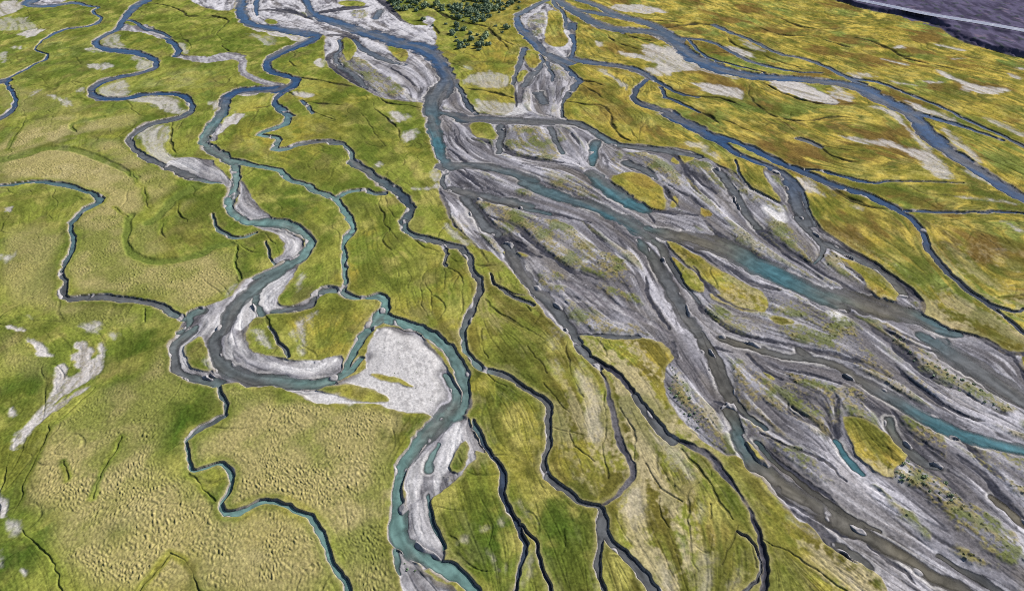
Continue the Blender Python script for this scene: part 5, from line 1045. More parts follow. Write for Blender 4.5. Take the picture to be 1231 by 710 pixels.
def flow_at(x, y, sx, sy):
    """unit flow direction at any point, turned to agree with (sx, sy)"""
    i = (np.interp(-y, -ys, ROWS) / 10).clip(0, len(ii) - 1.001)
    d = np.maximum(y * math.cos(PITCH) + H_CAM * math.sin(PITCH), 60)
    j = (np.interp(x / d, us, COLS) / 10).clip(0, len(jj) - 1.001)
    i0, j0 = i.astype(int), j.astype(int)
    p, q = (i - i0), (j - j0)

    def lk(g):
        return (g[i0, j0] * (1 - p) + g[i0 + 1, j0] * p) * (1 - q) + (g[i0, j0 + 1] * (1 - p) + g[i0 + 1, j0 + 1] * p) * q
    an = .5 * np.arctan2(lk(ay), lk(ax))
    vx, vy = np.cos(an), np.sin(an)
    s = np.where(vx * sx + vy * sy < 0, -1, 1)
    return (vx * s).astype(np.float32), (vy * s).astype(np.float32)


def paths(step, n):
    """points along the flow line through every second grid point, both ways"""
    out = [(XH, YH, 1.0)]
    for sgn in (1, -1):
        x, y = XH, YH
        vx, vy = fx[::2, ::2] * sgn, fy[::2, ::2] * sgn
        for k in range(1, n + 1):
            x, y = x + vx * step, y + vy * step
            if k % 2 == 0:
                vx, vy = flow_at(x, y, vx, vy)
            out.append((x, y, 1 - k / (n + 1.5)))
    return out


def drawn_out(path, wave, seed, wob_=0):
    o = 0
    for x, y, wgt in path:
        o = o + pn(x / wave, y / wave, seed) * wgt
    o = o / o[20:-20, 20:-20].std() * .5
    return ((o[h_a][:, h_b] * (1 - h_fa) + o[h_a + 1][:, h_b] * h_fa) * (1 - h_fb) + (o[h_a][:, h_b + 1] * (1 - h_fa) + o[h_a + 1][:, h_b + 1] * h_fa) * h_fb).astype(np.float32)


def short_run(wave, step, n, seed):
    o = np.zeros((R, K), np.float32)
    for k in range(-n, n + 1):
        o += pn((X + fx * step * k) / wave, (Y + fy * step * k) / wave, seed) * (1 - abs(k) / (n + 1.5))
    return o / o[40:-40, 40:-40].std() * .5


lic_s = short_run(.85, .42, 5, 31)
path = paths(.8, 11)
lic_m = drawn_out(path, 2.0, 32)
lic_q = drawn_out(path, 1.6, 36)
path = paths(1.7, 12)
lic_b = drawn_out(path, 5.5, 33)
lic_r = drawn_out(path, 3.2, 35)
del path
grit = fbm(X / 1.4, Y / 1.9, 3, 34)
streak = (.28 * lic_s * (.35 + .65 * near) + .5 * lic_m + .6 * lic_b + .45 * grit)
# fine rills: thin winding lines between the drawn-out bands
rill = ss(.20, .03, np.abs(lic_r + .12 * pn(X / 5, Y / 5, 37))) * ss(-.35, .25, pn(X / 21, Y / 21, 38))
rill = np.maximum(rill, .8 * ss(.16, .03, np.abs(lic_q - .1)) * ss(-.1, .35, pn(X / 15, Y / 15, 39)) * (.4 + .6 * near))
rill = np.maximum(rill, .9 * ss(.17, .03, np.abs(lic_m + .25 * lic_q + .25)) * ss(-.2, .3, pn(X / 17, Y / 17, 40)))
band = ss(-.55, .55, lic_r + .5 * lic_b)
# old meander scars
scar = ss(.050, .012, np.abs(fbm(X / 24 + .5 * lowx, Y / 27 + .5 * lowy, 2, 151))) * ss(-.15, .2, pn(X / 30, Y / 30, 153))
scar = np.maximum(scar, .8 * ss(.045, .01, np.abs(fbm(X / 13 + .4 * lowx, Y / 17, 2, 154) - .12)) * ss(.0, .3, pn(X / 26, Y / 26, 156)))

# ------------------------------------------------------------------ gravel, islands, patches
dG = np.full((R, K), np.float32(5))
gid = np.full((R, K), -1, np.int16)
for n, s in enumerate(GRAVEL):
    sl, f = poly_sdf(chaikin(pts(s), True))
    if sl is None:
        continue
    gid[sl] = np.where((f < 0) & (gid[sl] < 0), n, gid[sl])
    dG[sl] = np.minimum(dG[sl], f)
dI = np.full((R, K), np.float32(5))
dS = np.full((R, K), np.float32(5))
iid = np.full((R, K), -1, np.int16)
for n, (kind, s) in enumerate(ISLANDS):
    sl, f = poly_sdf(chaikin(pts(s), True))
    if sl is None:
        continue
    t = dI if kind == 'grass' else dS
    t[sl] = np.minimum(t[sl], f)
    iid[sl] = np.where(f < .3, n, iid[sl])


def soft(items, lo, hi):
    o = np.zeros((R, K), np.float32)
    for k, s in items:
        sl, f = poly_sdf(chaikin(pts(s), True), 6.0)
        if sl is None:
            continue
        o[sl] = np.maximum(o[sl], k * ss(hi, lo, f))
    return o


n_edge = fbm(X / 3.5, Y / 3.5, 3, 41)
pale = np.zeros((R, K), np.float32)
n_pf = fbm(X / 7, Y / 16, 4, 42)
for k, s in PALE:
    sl, f = poly_sdf(chaikin(pts(s), True))
    if sl is None:
        continue
    pale[sl] = np.maximum(pale[sl], k * ss(*((.5, -.5) if k >= 1 else (.9, -1.6)), f + 1.1 * n_edge[sl] * (1.3 - k) + (.3 if k >= 1 else .75) * streak[sl] + (1 - near[sl]) * 2.6 * n_pf[sl]))
tus = soft(TUSSOCK, -3.5, 2.0)
swale = np.zeros((R, K), np.float32)
for s in SWALES:
    p = chaikin(pts(s))
    for a, b in zip(p[:-1], p[1:]):
        m = max(a[2], b[2]) / 2 + 2
        sl = block(min(a[0], b[0]) - m, max(a[0], b[0]) + m, min(a[1], b[1]) - m, max(a[1], b[1]) + m)
        if sl is None:
            continue
        d, t = seg_dist(sl, a, b)
        hw = (a[2] + (b[2] - a[2]) * t) / 2
        swale[sl] = np.maximum(swale[sl], ss(1.1, .45, d / hw))
patch = dict((k, np.zeros((R, K), np.float32)) for k in ('lush', 'ochre', 'brown', 'dull', 'straw'))
for k, st, x, y, rx, ry in PATCHES:
    sl = block(x - 2.4 * rx, x + 2.4 * rx, y - 2.4 * ry, y + 2.4 * ry)
    if sl is None:
        continue
    q = ((X[sl] - x) / rx) ** 2 + ((Y[sl] - y) / ry) ** 2
    patch[k][sl] = np.maximum(patch[k][sl], st * np.exp(-.9 * q))

# ------------------------------------------------------------------ land forms
sG = np.maximum(dG, -dI)                       # > 0 on grass
sG = np.minimum(sG, dch)
sS = np.minimum(-dS, dch)                      # > 0 on thinly grown gravel
BW = .42                                       # width of a cut bank
grass = ss(-.12, .12, sG)
bw = .28 + 1.3 * ss(-.05, .5, pn(X / 7, Y / 9, 52)) * ss(.9, 2.2, hw_w)
bank = ss(-bw, .05, sG)
sparse = ss(-.6, 1.2, sS + .9 * n_edge) * (1 - grass)
sliver = ss(.30, .62, .55 * lic_b + .45 * lic_r + .6 * fbm(X / 24, Y / 24, 2, 57)) * (gid == 0) * (1 - grass) * ss(.8, 2.0, dwat) * ss(330, 260, Y)
sparse = np.maximum(sparse, .8 * sliver)
lowland = fbm(X / 14, Y / 14, 3, 51)
top = .31 + .13 * near + .12 * lowland
hum_b = pn(X / .55, Y / .7, 62)


def domes(x, y, seed):
    """rounded hummocks round the jittered points of a lattice, about -1 in the hollows to 1 on the heads"""
    xf, yf = np.floor(x), np.floor(y)
    f1 = np.full(x.shape, 9, np.float32)
    f2 = f1.copy()
    for dx in (-1, 0, 1):
        for dy in (-1, 0, 1):
            i, j = (xf + dx), (yf + dy)
            hsh = _perm[(_perm[i.astype(np.int32) & 255] + j.astype(np.int32) + seed) & 255]
            px, py = i + .5 + .42 * _gx[hsh], j + .5 + .42 * _gy[hsh]
            d = (x - px) ** 2 + (y - py) ** 2
            f2 = np.minimum(f2, np.maximum(f1, d))
            f1 = np.minimum(f1, d)
    return (np.sqrt(f2) - np.sqrt(f1)) * 2.6 - 1.0


hx, hy = X + .25 * w3 + .5 * w1 + 1.6 * pn(X / 12, Y / 12, 67), Y + .25 * w4 + .5 * w2 + 1.6 * pn(X / 12, Y / 12, 68)
hum = domes((hx * .93 + hy * .30) / .60, (hy * .93 - hx * .30) / 1.12, 5) * .5 + .5 * pn((hx * .93 + hy * .3) / .46, (hy * .93 - hx * .3) / .95, 63) + .3 * hum_b
inner = ss(.2, 1.6, sG) * ss(.1, 1.2, gul)
tk = tus * inner * (1 - .92 * swale) * (1 - pale.clip(0, 1))
tk = tk * (1 - .75 * patch['lush'].clip(0, 1))
tkc = tk
tk = tk * (.28 + .80 * ss(-.45, .15, lowland + .5 * n_edge * .5 + .25 * w1))
tk = tk * (1 - .7 * ss(.14, .02, np.abs(pn(X / 13, Y / 17, 65) + .3 * w1)) * ss(.0, .4, pn(X / 40, Y / 40, 66) + .2))
h_grass = top + (.165 * hum) * tk + .05 * hum_b * (1 - tk) * (.4 + .6 * near) * inner + (.045 * streak + .07 * pn(X / 2.6, Y / 2.6, 64)) * inner * (1 - tk) - .32 * swale * inner - .09 * rill * inner * (1 - tk) * (.4 + .6 * ss(-60, 20, X)) - .16 * scar * inner * (1 - .5 * tk)
h_grass -= .14 * pale
shore = ss(0, .9, dwat)
h_gravel = .03 + .10 * shore + .22 * ss(.3, 5, dwat) + .085 * streak * (1 - .7 * (gid == 8)) * ss(.1, 2.5, dwat) + .03 * hum_b * shore
h_gravel -= .14 * ss(.2, -.6, sbed) * ss(0, .6, dwat)
km = ss(.45, -.25, (kbed - .10 + .14 * streak + .10 * grit) / np.clip(khw, .35, .9))
h_gravel -= .15 * km * ss(0, .6, dwat)
calm = 1 - .8 * (gid == 8)
rill = rill * calm
h_gravel -= .09 * rill * ss(.2, 1.2, dwat) * (1 - .6 * sparse)
h_gravel += .075 * calm * (band - .5) * ss(.2, 1.2, dwat)
shrub_n = pn(X / .8, Y / .8, 71) + .5 * pn(X / .37, Y / .37, 72)
shrub_p = ss(.12, .5, pn(X / 7.5, Y / 7.5, 73) + .5 * streak * .5 + .12)
dots = ss(.34, .52, shrub_n) * (sparse * (.35 + .65 * shrub_p) + .22 * (1 - grass) * (1 - .8 * (gid == 8)) * ss(1.2, 3, dwat) * ss(.15, .5, pn(X / 11, Y / 11, 74) + .3 * streak))
dots = dots.clip(0, 1)
h_gravel += .24 * sparse + .18 * dots
bed = -.06 - .50 * ss(0, 1, -dwat / np.minimum(hw_w * .95, 4.2)) + .30 * ss(-.1, .8, lic_b + .5 * lic_m) * ss(1.2, 3, hw_w)
bed = np.minimum(bed, -.05)
bed = bed + .75 * ss(.30, .75, pn(X / 3.4, Y / 4.6, 76) + .25 * lic_m) * ss(2.6, 1.6, hw_w) * ss(.45, .9, hw_w) * ss(420, 300, Y)
h_low = np.where(dwat < 0, bed, h_gravel)
gv = ss(.25, -1, gul / np.maximum(gul_hw, .25) + .9 * pn(X / 6, Y / 6, 75)) * ss(.35, -.1, gul)
gdep = np.minimum(.7, .10 + gul_hw * .5)
h = lerp(h_low, h_grass, bank)
h -= gdep * gv * bank

# terrace in the north-east: a shelf four metres above the plain with a ragged scarp
tp = chaikin(pts(TERRACE)[:, :2])
far_poly = np.concatenate([tp, [[tp[-1][0] + 4000, tp[-1][1] + 200], [5000, 8800], [tp[0][0] * 16, 8800]]]).astype(np.float32)
td = np.full((R, K), np.float32(40))
for a, b in zip(tp[:-1], tp[1:]):
    td = np.minimum(td, seg_dist((slice(0, R), slice(0, K)), a, b)[0])
ins = np.zeros((R, K), bool)
for k in range(len(far_poly)):
    a, b = far_poly[k], far_poly[(k + 1) % len(far_poly)]
    if abs(a[1] - b[1]) > 1e-6:
        ins ^= ((a[1] > WY) != (b[1] > WY)) & (WX < (b[0] - a[0]) * (WY - a[1]) / (b[1] - a[1]) + a[0])
td = np.where(ins, td, -td)
td = td + 1.3 * pn(X / 4.5, Y / 8, 81) + .8 * pn(X / 1.9, Y / 3, 82)
fan = np.exp(-((X - FAN[0]) / 9) ** 2 - ((Y - FAN[1]) / 16) ** 2)
terr_h = 1.5 + 2.3 * ss(210, 300, X) + .35 * fbm(X / 9, Y / 14, 3, 83)
terr = ss(-.3, 4.2 + 16 * fan, td)
h = h * (1 - terr) + terr_h * terr
upland = ss(-.6, .8, td + 9 * fan * (fbm(X / 4, Y / 8, 2, 84) + .6))
rp = chaikin(pts(ROAD)[:, :2])
rd = np.full((R, K), np.float32(60))
for a, b in zip(rp[:-1], rp[1:]):
    rd = np.minimum(rd, seg_dist((slice(0, R), slice(0, K)), a, b)[0])
road_z = 2.3 + 2.3 * ss(210, 300, X)


def road_height(x):
    return float(2.3 + 2.3 * ss(210, 300, np.float32(x)))


on_emb = ss(8.2, 4.6, rd) * (terr > .3)
h = lerp(h, road_z - .12, on_emb)
tus_far = ss(.3, .6, pn(X / 3, Y / 5, 85)) * upland * (1 - on_emb)
h += .22 * tus_far * (td > 2)
# low hills far beyond the plain
h += np.maximum(0, (np.hypot(X, Y) - 620)) * .02 * (1 + .8 * pn(X / 400, Y / 400, 90)) * ss(620, 900, np.hypot(X, Y))

# ------------------------------------------------------------------ what the ground is made of (surface colours, with some shade painted in)
def col(c):
    return np.array(c, np.float32)


def mix(a, b, t):
    return a + (b - a) * t[..., None]


n_mid = fbm(X / 9, Y / 9, 4, 101)
n_big = fbm(X / 38, Y / 46, 3, 105)
n_fine = (pn(X / .9, Y / .9, 111) + .6 * pn(X / .42, Y / .42, 112)) * (.35 + .65 * near) + (1 - near) * (pn(X / 2.0, Y / 5.5, 113) + .6 * pn(X / 1.1, Y / 3, 114))
east = ss(-30, 120, X + .15 * (Y - 200))
south = ss(-60, 0, X) * ss(200, 130, Y)
n_wide = fbm(X / 20, Y / 34, 4, 107)
gcol = mix(col((.100, .118, .0130)), col((.155, .128, .0140)), ss(-.2, .6, n_big + east * .9))
gcol = mix(gcol, col((.122, .134, .044)), patch['dull'] * ss(-.5, .5, n_mid))
gcol = mix(gcol, col((.042, .056, .007)), ss(.05, .6, .7 * n_mid + 1.0 * n_wide) * .85)
gcol = mix(gcol, col((.190, .165, .040)), ss(.1, .75, -.7 * n_mid - .9 * n_wide + .25 * streak) * .7)
west_s = ss(40, -140, X)
gcol = mix(gcol, col((.066, .100, .011)), .5 * west_s * ss(-.4, .3, n_big))
gcol = mix(gcol, col((.185, .140, .012)), (patch['ochre'] * ss(-.7, .5, 1.3 * n_mid + .4 * streak)).clip(0, 1))
gcol = mix(gcol, col((.070, .042, .012)), (patch['brown'] * 1.15 * ss(-.6, .3, .7 * streak + .8 * n_mid)).clip(0, 1))
# sedge lines drawn out along the old flow
gcol = mix(gcol, col((.052, .040, .012)), .75 * east * ss(.15, .9, lic_m * .8 + .8 * n_wide + .3 * n_mid))
gcol = mix(gcol, col((.215, .155, .014)), .7 * east * ss(.1, .7, -.7 * lic_b + .9 * pn(X / 13, Y / 24, 122) + .4 * n_mid))
gcol = mix(gcol, col((.068, .112, .022)), .7 * east * ss(.15, .6, pn(X / 26 + lic_b * .3, Y / 30, 121) + .4 * n_big))
gcol = mix(gcol, col((.200, .160, .040)), .5 * east * ss(.2, .8, lic_s * .5 + n_mid))
gcol = mix(gcol, col((.050, .036, .011)), .7 * (.35 + .65 * ss(-70, 20, X)) * (1 - .5 * south) * rill * (1 - tk))
gcol = mix(gcol, col((.040, .042, .010)), .65 * scar)
gcol = mix(gcol, col((.050, .060, .010)), .4 * rill * (1 - tk))
west_v = ss(20, -20, X)
gcol = mix(gcol, col((.150, .150, .024)), .55 * west_v * ss(.1, .7, fbm(X / 17, Y / 24, 4, 128)))
gcol = mix(gcol, col((.048, .072, .006)), .65 * west_v * ss(.1, .6, fbm(X / 12, Y / 19, 4, 129)))
gcol = mix(gcol, col((.080, .066, .022)), .5 * west_v * ss(.2, .7, fbm(X / 10, Y / 14, 4, 130)))
n_far = fbm(X / 6 + lic_b, Y / 13, 3, 124)
gcol = mix(gcol, col((.260, .195, .026)), .75 * east * ss(.1, .6, n_far))
gcol = mix(gcol, col((.048, .058, .010)), .7 * east * ss(.1, .65, -n_far - .3 * lic_m))
gcol = mix(gcol, col((.064, .036, .010)), .8 * east * ss(.1, .45, pn(X / 22 + Y / 60, Y / 17 + lic_b * .3, 125) + .25 * n_far))
se = south * ss(0, 25, X)
gcol = mix(gcol, col((.050, .044, .0075)), .85 * south * ss(-.1, .6, .6 * lic_b + .4 * lic_m + .6 * n_mid))
gcol = mix(gcol, col((.190, .160, .092)), .8 * se * ss(.05, .6, -.5 * lic_b - .3 * lic_r + .9 * n_wide + .5 * grit))
gcol = mix(gcol, col((.155, .132, .055)), .5 * south * ss(.2, .9, -.6 * lic_b + .3 * lic_s + .9 * n_mid))
lushm = (patch['lush'] * ss(-.7, .2, n_mid + .15 * streak)).clip(0, 1)
gcol = mix(gcol, col((.024, .048, .0035)), lushm)
gcol = mix(gcol, col((.040, .050, .0055)), .55 * ss(.1, .6, fbm(X / 15, Y / 19, 3, 127)))
gcol = gcol * (1 + .08 * (lic_s * .6 + lic_m * .4)[..., None] * (1 - tk[..., None]) + .16 * grit[..., None]).clip(.5, 1.5)
gcol = mix(gcol, col((.052, .074, .011)), swale * .75)
# hummock ground: straw and green
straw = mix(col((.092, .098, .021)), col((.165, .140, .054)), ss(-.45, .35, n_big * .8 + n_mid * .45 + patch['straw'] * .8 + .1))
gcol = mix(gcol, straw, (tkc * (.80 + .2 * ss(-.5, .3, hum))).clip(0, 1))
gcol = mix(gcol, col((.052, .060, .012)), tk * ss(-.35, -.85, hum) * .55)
gcol = mix(gcol, col((.220, .185, .095)), patch['straw'] * ss(-.3, .5, n_mid + hum * .2) * .5)
# paler grass rim along bank edges
gcol = mix(gcol, col((.175, .155, .060)), ss(.9, .1, sG) * .5 * ss(-.3, .3, n_mid + .2))
# bare patches
dry_n = ss(-.2, .6, .7 * streak + .5 * n_fine)
dry = mix(col((.235, .223, .226)), col((.135, .122, .108)), ss(-.2, .6, .7 * streak + .5 * n_fine))
dry = mix(dry, mix(col((.23, .20, .155)), col((.12, .10, .05)), dry_n), south * .8)
gcol = mix(gcol, dry, (pale * (1 - .25 * south) * (1 - (.85 - .5 * pale) * ss(-.1, .6, n_fine * .7 + .6 * n_mid + .7 * lic_m + .15 - .55 * pale))).clip(0, 1))
# dark soil in the gullies, with their shade painted in
gcol = mix(gcol, col((.024, .022, .012)), (gv * ss(.2, .8, gul_hw) * .6 + .35 * gv).clip(0, 1))
gcol = mix(gcol, (gcol @ col((.35, .55, .1)))[..., None] * col((1.06, 1.0, .78)), np.full((R, K), .13, np.float32)) * 1.05
gcol = gcol * (1 + .29 * n_fine[..., None]).clip(.35, 1.7)

lft = np.isin(gid, (3, 4, 5, 6, 7, 8, 9, 10, 11))
bar = (gid == 8)
stone = mix(col((.098, .096, .110)), col((.215, .211, .236)), ss(-.25, .9, lic_b * .6 + .5 * lic_r + n_wide * .7 + .15 * grit))
stone = mix(stone, col((.056, .052, .055)), ss(.05, .75, -.7 * lic_r - .4 * lic_b - .6 * n_wide + .4 * n_big) * .72)
stone = mix(stone, col((.026, .026, .032)), rill * .9)
stone = mix(stone, col((.275, .27, .295)), ss(.45, .9, lic_q + .4 * lic_b) * .6)
stone = mix(stone, col((.098, .086, .070)), .28 * ss(.1, .6, n_wide - .5 * lic_b))
stone = mix(stone, col((.190, .186, .196)), lft * .65 * ss(0, 1.5, dwat) * ss(-.5, .5, n_wide + .6 * streak + .15))
stone = mix(stone, mix(col((.275, .268, .272)), col((.20, .194, .198)), ss(-.2, .8, grit + .5 * n_mid)), bar * ss(.2, 2.4, dwat) * (.75 + .25 * ss(-.5, .2, n_mid + .3 * grit)))
north = ss(290, 400, Y)
stone = mix(stone, col((.29, .285, .305)), north * .75 * ss(-.5, .3, streak + n_mid))
stone = mix(stone, mix(col((.31, .305, .315)), col((.2, .195, .2)), ss(.2, .8, streak)), pale * (1 - .5 * lft * (gid != 8) * ss(-.5, .4, lic_m + .5 * lic_q)))
rim = ss(0, .25, dwat) * ss(1.1, .4, dwat)
stone = mix(stone, col((.30, .29, .28)), rim * .5 * ss(-.2, .4, pn(X / 12, Y / 12, 131)))
silt = ss(.35, -.6, sbed)
stone = mix(stone, mix(col((.085, .080, .090)), col((.19, .185, .198)), ss(-.3, .5, streak)), silt * .8)
stone = mix(stone, mix(col((.020, .021, .029)), col((.052, .050, .056)), ss(-.3, .7, streak + .5 * n_mid)), km * .95)
sp_veg = ss(-.25, .35, n_fine * .55 + n_mid * .6 + .25 * shrub_p + .5 * streak)
spc = mix(mix(col((.092, .086, .026)), col((.125, .104, .040)), ss(-.4, .4, n_big + streak * .5)), col((.060, .070, .014)), ss(0, .5, n_mid))
stone = mix(stone, spc, (sparse * sp_veg * .8).clip(0, 1))
stone = mix(stone, col((.034, .038, .014)), dots * .7)
stone = stone * (1 + (.26 - .14 * lft)[..., None] * n_fine[..., None]).clip(.5, 1.5)
damp = ss(3.2, .2, dwat) * ss(-.4, .4, pn(X / 6, Y / 6, 133) + .4 * lic_b)
stone = stone * (1 - (.36 + .2 * lft) * damp * (1 - rim))[..., None]
wet = ss(.55, 0, dwat)
stone = stone * (1 - .35 * wet * (1 - rim * .3))[..., None]
spit = (dwat < 0) * ss(-.03, .06, h)
stone = mix(stone, col((.165, .16, .168)) * (1 + .2 * n_fine[..., None]), spit * .9)
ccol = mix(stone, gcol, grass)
soil = (bank * (1 - grass)) * ss(.15, .5, bank)
ccol = mix(ccol, col((.10, .085, .060)), soil * .8)
upc = mix(col((.056, .050, .084)), col((.030, .027, .046)), ss(-.3, .4, fbm(X / 5, Y / 16, 3, 141)))
upc = mix(upc, col((.095, .075, .105)), ss(.5, .9, fbm(X / 7 + Y / 14, Y / 22 - X / 30, 3, 144)))
upc = mix(upc, col((.030, .040, .035)), tus_far * .7)
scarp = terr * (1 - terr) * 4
upc = mix(upc, col((.030, .027, .048)), scarp * .6 * (1 - fan))  # scarp face painted darker for its shade, turned from the sun
ccol = mix(ccol, upc, upland)
ccol = ccol.clip(.004, .6)
# the water itself: silt plumes and clearer threads along the flow
plume = ss(-.2, .7, lic_b + .5 * n_mid)
wcol = mix(wcol, col((.070, .066, .062)), .6 * plume * ss(.8, 2.5, hw_w)) * (1 + .22 * (lic_m + .5 * lic_s)[..., None]).clip(.6, 1.4)

# ------------------------------------------------------------------ materials
def new_mat(name):
    m = bpy.data.materials.new(name)
    m.use_nodes = True
    nt = m.node_tree
    return m, nt, nt.nodes['Principled BSDF']


def link(nt, a, b):
    nt.links.new(a, b)


def node(nt, t, **kw):
    n = nt.nodes.new(t)
    for k, v in kw.items():
        if k in n.inputs:
            n.inputs[k].default_value = v
        else:
            setattr(n, k, v)
    return n


m_ground, nt, bs = new_mat('plain_ground')
at = node(nt, 'ShaderNodeAttribute', attribute_name='surface')
tc = node(nt, 'ShaderNodeTexCoord')
nz = node(nt, 'ShaderNodeTexNoise', Scale=2.3, Detail=7.0, Roughness=.7)
link(nt, tc.outputs['Object'], nz.inputs['Vector'])
mr = node(nt, 'ShaderNodeMapRange')
mr.inputs['From Min'].default_value, mr.inputs['From Max'].default_value = .25, .75
mr.inputs['To Min'].default_value, mr.inputs['To Max'].default_value = .6, 1.4
link(nt, nz.outputs['Fac'], mr.inputs['Value'])
mx = node(nt, 'ShaderNodeVectorMath', operation='SCALE')
link(nt, at.outputs['Color'], mx.inputs[0])
link(nt, mr.outputs['Result'], mx.inputs['Scale'])
link(nt, mx.outputs['Vector'], bs.inputs['Base Color'])
bs.inputs['Roughness'].default_value = .92
bs.inputs['Specular IOR Level'].default_value = 0.0
bp = node(nt, 'ShaderNodeBump', Strength=.4, Distance=.10)
link(nt, nz.outputs['Fac'], bp.inputs['Height'])
link(nt, bp.outputs['Normal'], bs.inputs['Normal'])

m_water, nt, bs = new_mat('glacial_water')
at = node(nt, 'ShaderNodeAttribute', attribute_name='surface')
dp = node(nt, 'ShaderNodeAttribute', attribute_name='depth')
tc = node(nt, 'ShaderNodeTexCoord')
nz = node(nt, 'ShaderNodeTexNoise', Scale=.35, Detail=6.0, Roughness=.65, Distortion=.6)
link(nt, tc.outputs['Object'], nz.inputs['Vector'])
mr = node(nt, 'ShaderNodeMapRange')
mr.inputs['From Min'].default_value, mr.inputs['From Max'].default_value = .3, .7
mr.inputs['To Min'].default_value, mr.inputs['To Max'].default_value = .6, 1.4
link(nt, nz.outputs['Fac'], mr.inputs['Value'])
mx = node(nt, 'ShaderNodeVectorMath', operation='SCALE')
link(nt, at.outputs['Color'], mx.inputs[0])
link(nt, mr.outputs['Result'], mx.inputs['Scale'])
link(nt, mx.outputs['Vector'], bs.inputs['Base Color'])
bs.inputs['Roughness'].default_value = .08
bs.inputs['IOR'].default_value = 1.33
bs.inputs['Specular IOR Level'].default_value = .10
rz = node(nt, 'ShaderNodeTexNoise', Scale=1.6, Detail=4.0, Roughness=.6)
link(nt, tc.outputs['Object'], rz.inputs['Vector'])
bp = node(nt, 'ShaderNodeBump', Strength=.3, Distance=.08)
link(nt, rz.outputs['Fac'], bp.inputs['Height'])
link(nt, bp.outputs['Normal'], bs.inputs['Normal'])
ma = node(nt, 'ShaderNodeMapRange')
ma.inputs['From Min'].default_value, ma.inputs['From Max'].default_value = 0.0, .34
ma.inputs['To Min'].default_value, ma.inputs['To Max'].default_value = .25, 1.0
link(nt, dp.outputs['Fac'], ma.inputs['Value'])
link(nt, ma.outputs['Result'], bs.inputs['Alpha'])


def simple_mat(name, c1, c2, scale, rough=.85, bump=.3):
    m, nt, bs = new_mat(name)
    tc = node(nt, 'ShaderNodeTexCoord')
    nz = node(nt, 'ShaderNodeTexNoise', Scale=scale, Detail=5.0)
    link(nt, tc.outputs['Object'], nz.inputs['Vector'])
    cr = node(nt, 'ShaderNodeValToRGB')
    cr.color_ramp.elements[0].position, cr.color_ramp.elements[1].position = .3, .7
    cr.color_ramp.elements[0].color, cr.color_ramp.elements[1].color = (*c1, 1), (*c2, 1)
    link(nt, nz.outputs['Fac'], cr.inputs['Fac'])
    link(nt, cr.outputs['Color'], bs.inputs['Base Color'])
    bs.inputs['Roughness'].default_value = rough
    bs.inputs['Specular IOR Level'].default_value = .2
    bp = node(nt, 'ShaderNodeBump', Strength=bump, Distance=.05)
    link(nt, nz.outputs['Fac'], bp.inputs['Height'])
    link(nt, bp.outputs['Normal'], bs.inputs['Normal'])
    return m


# ------------------------------------------------------------------ meshes cut from the grid
P = np.stack([X, Y, h], -1).reshape(-1, 3).astype(np.float32)
idx = np.arange(R * K, dtype=np.int32).reshape(R, K)
quads = np.stack([idx[1:, :-1], idx[1:, 1:], idx[:-1, 1:], idx[:-1, :-1]], -1).reshape(-1, 4)
gx = np.gradient(P.reshape(R, K, 3), axis=1)
gy = -np.gradient(P.reshape(R, K, 3), axis=0)
NRM = np.cross(gx.reshape(-1, 3), gy.reshape(-1, 3))
NRM /= np.linalg.norm(NRM, axis=1, keepdims=True) + 1e-12
RGBA = np.concatenate([ccol.reshape(-1, 3), np.ones((R * K, 1), np.float32)], 1).astype(np.float32)


def cut(name, mask, co, color, mat, depth=None, normals=True, **props):
    q = quads[mask]
    if not len(q):
        return None
    used, inv = np.unique(q, return_inverse=True)
    me = bpy.data.meshes.new(name)
    me.vertices.add(len(used))
    me.vertices.foreach_set('co', co[used].ravel())
    n = len(q)
    me.loops.add(n * 4)
    me.loops.foreach_set('vertex_index', inv.astype(np.int32).ravel())
    me.polygons.add(n)
    me.polygons.foreach_set('loop_start', np.arange(0, n * 4, 4, dtype=np.int32))
    me.polygons.foreach_set('use_smooth', np.ones(n, bool))
    me.update(calc_edges=True)
    at = me.attributes.new('surface', 'FLOAT_COLOR', 'POINT')
    at.data.foreach_set('color', color[used].ravel())
    if depth is not None:
        at = me.attributes.new('depth', 'FLOAT', 'POINT')
        at.data.foreach_set('value', depth[used].ravel())
    if normals:
        me.normals_split_custom_set_from_vertices(NRM[used].astype(np.float32))
    me.materials.append(mat)
    o = bpy.data.objects.new(name, me)
    C.objects.link(o)
    for k, v in props.items():
        o[k] = v
    return o


def face_of(a):
    return a[1:, :-1]


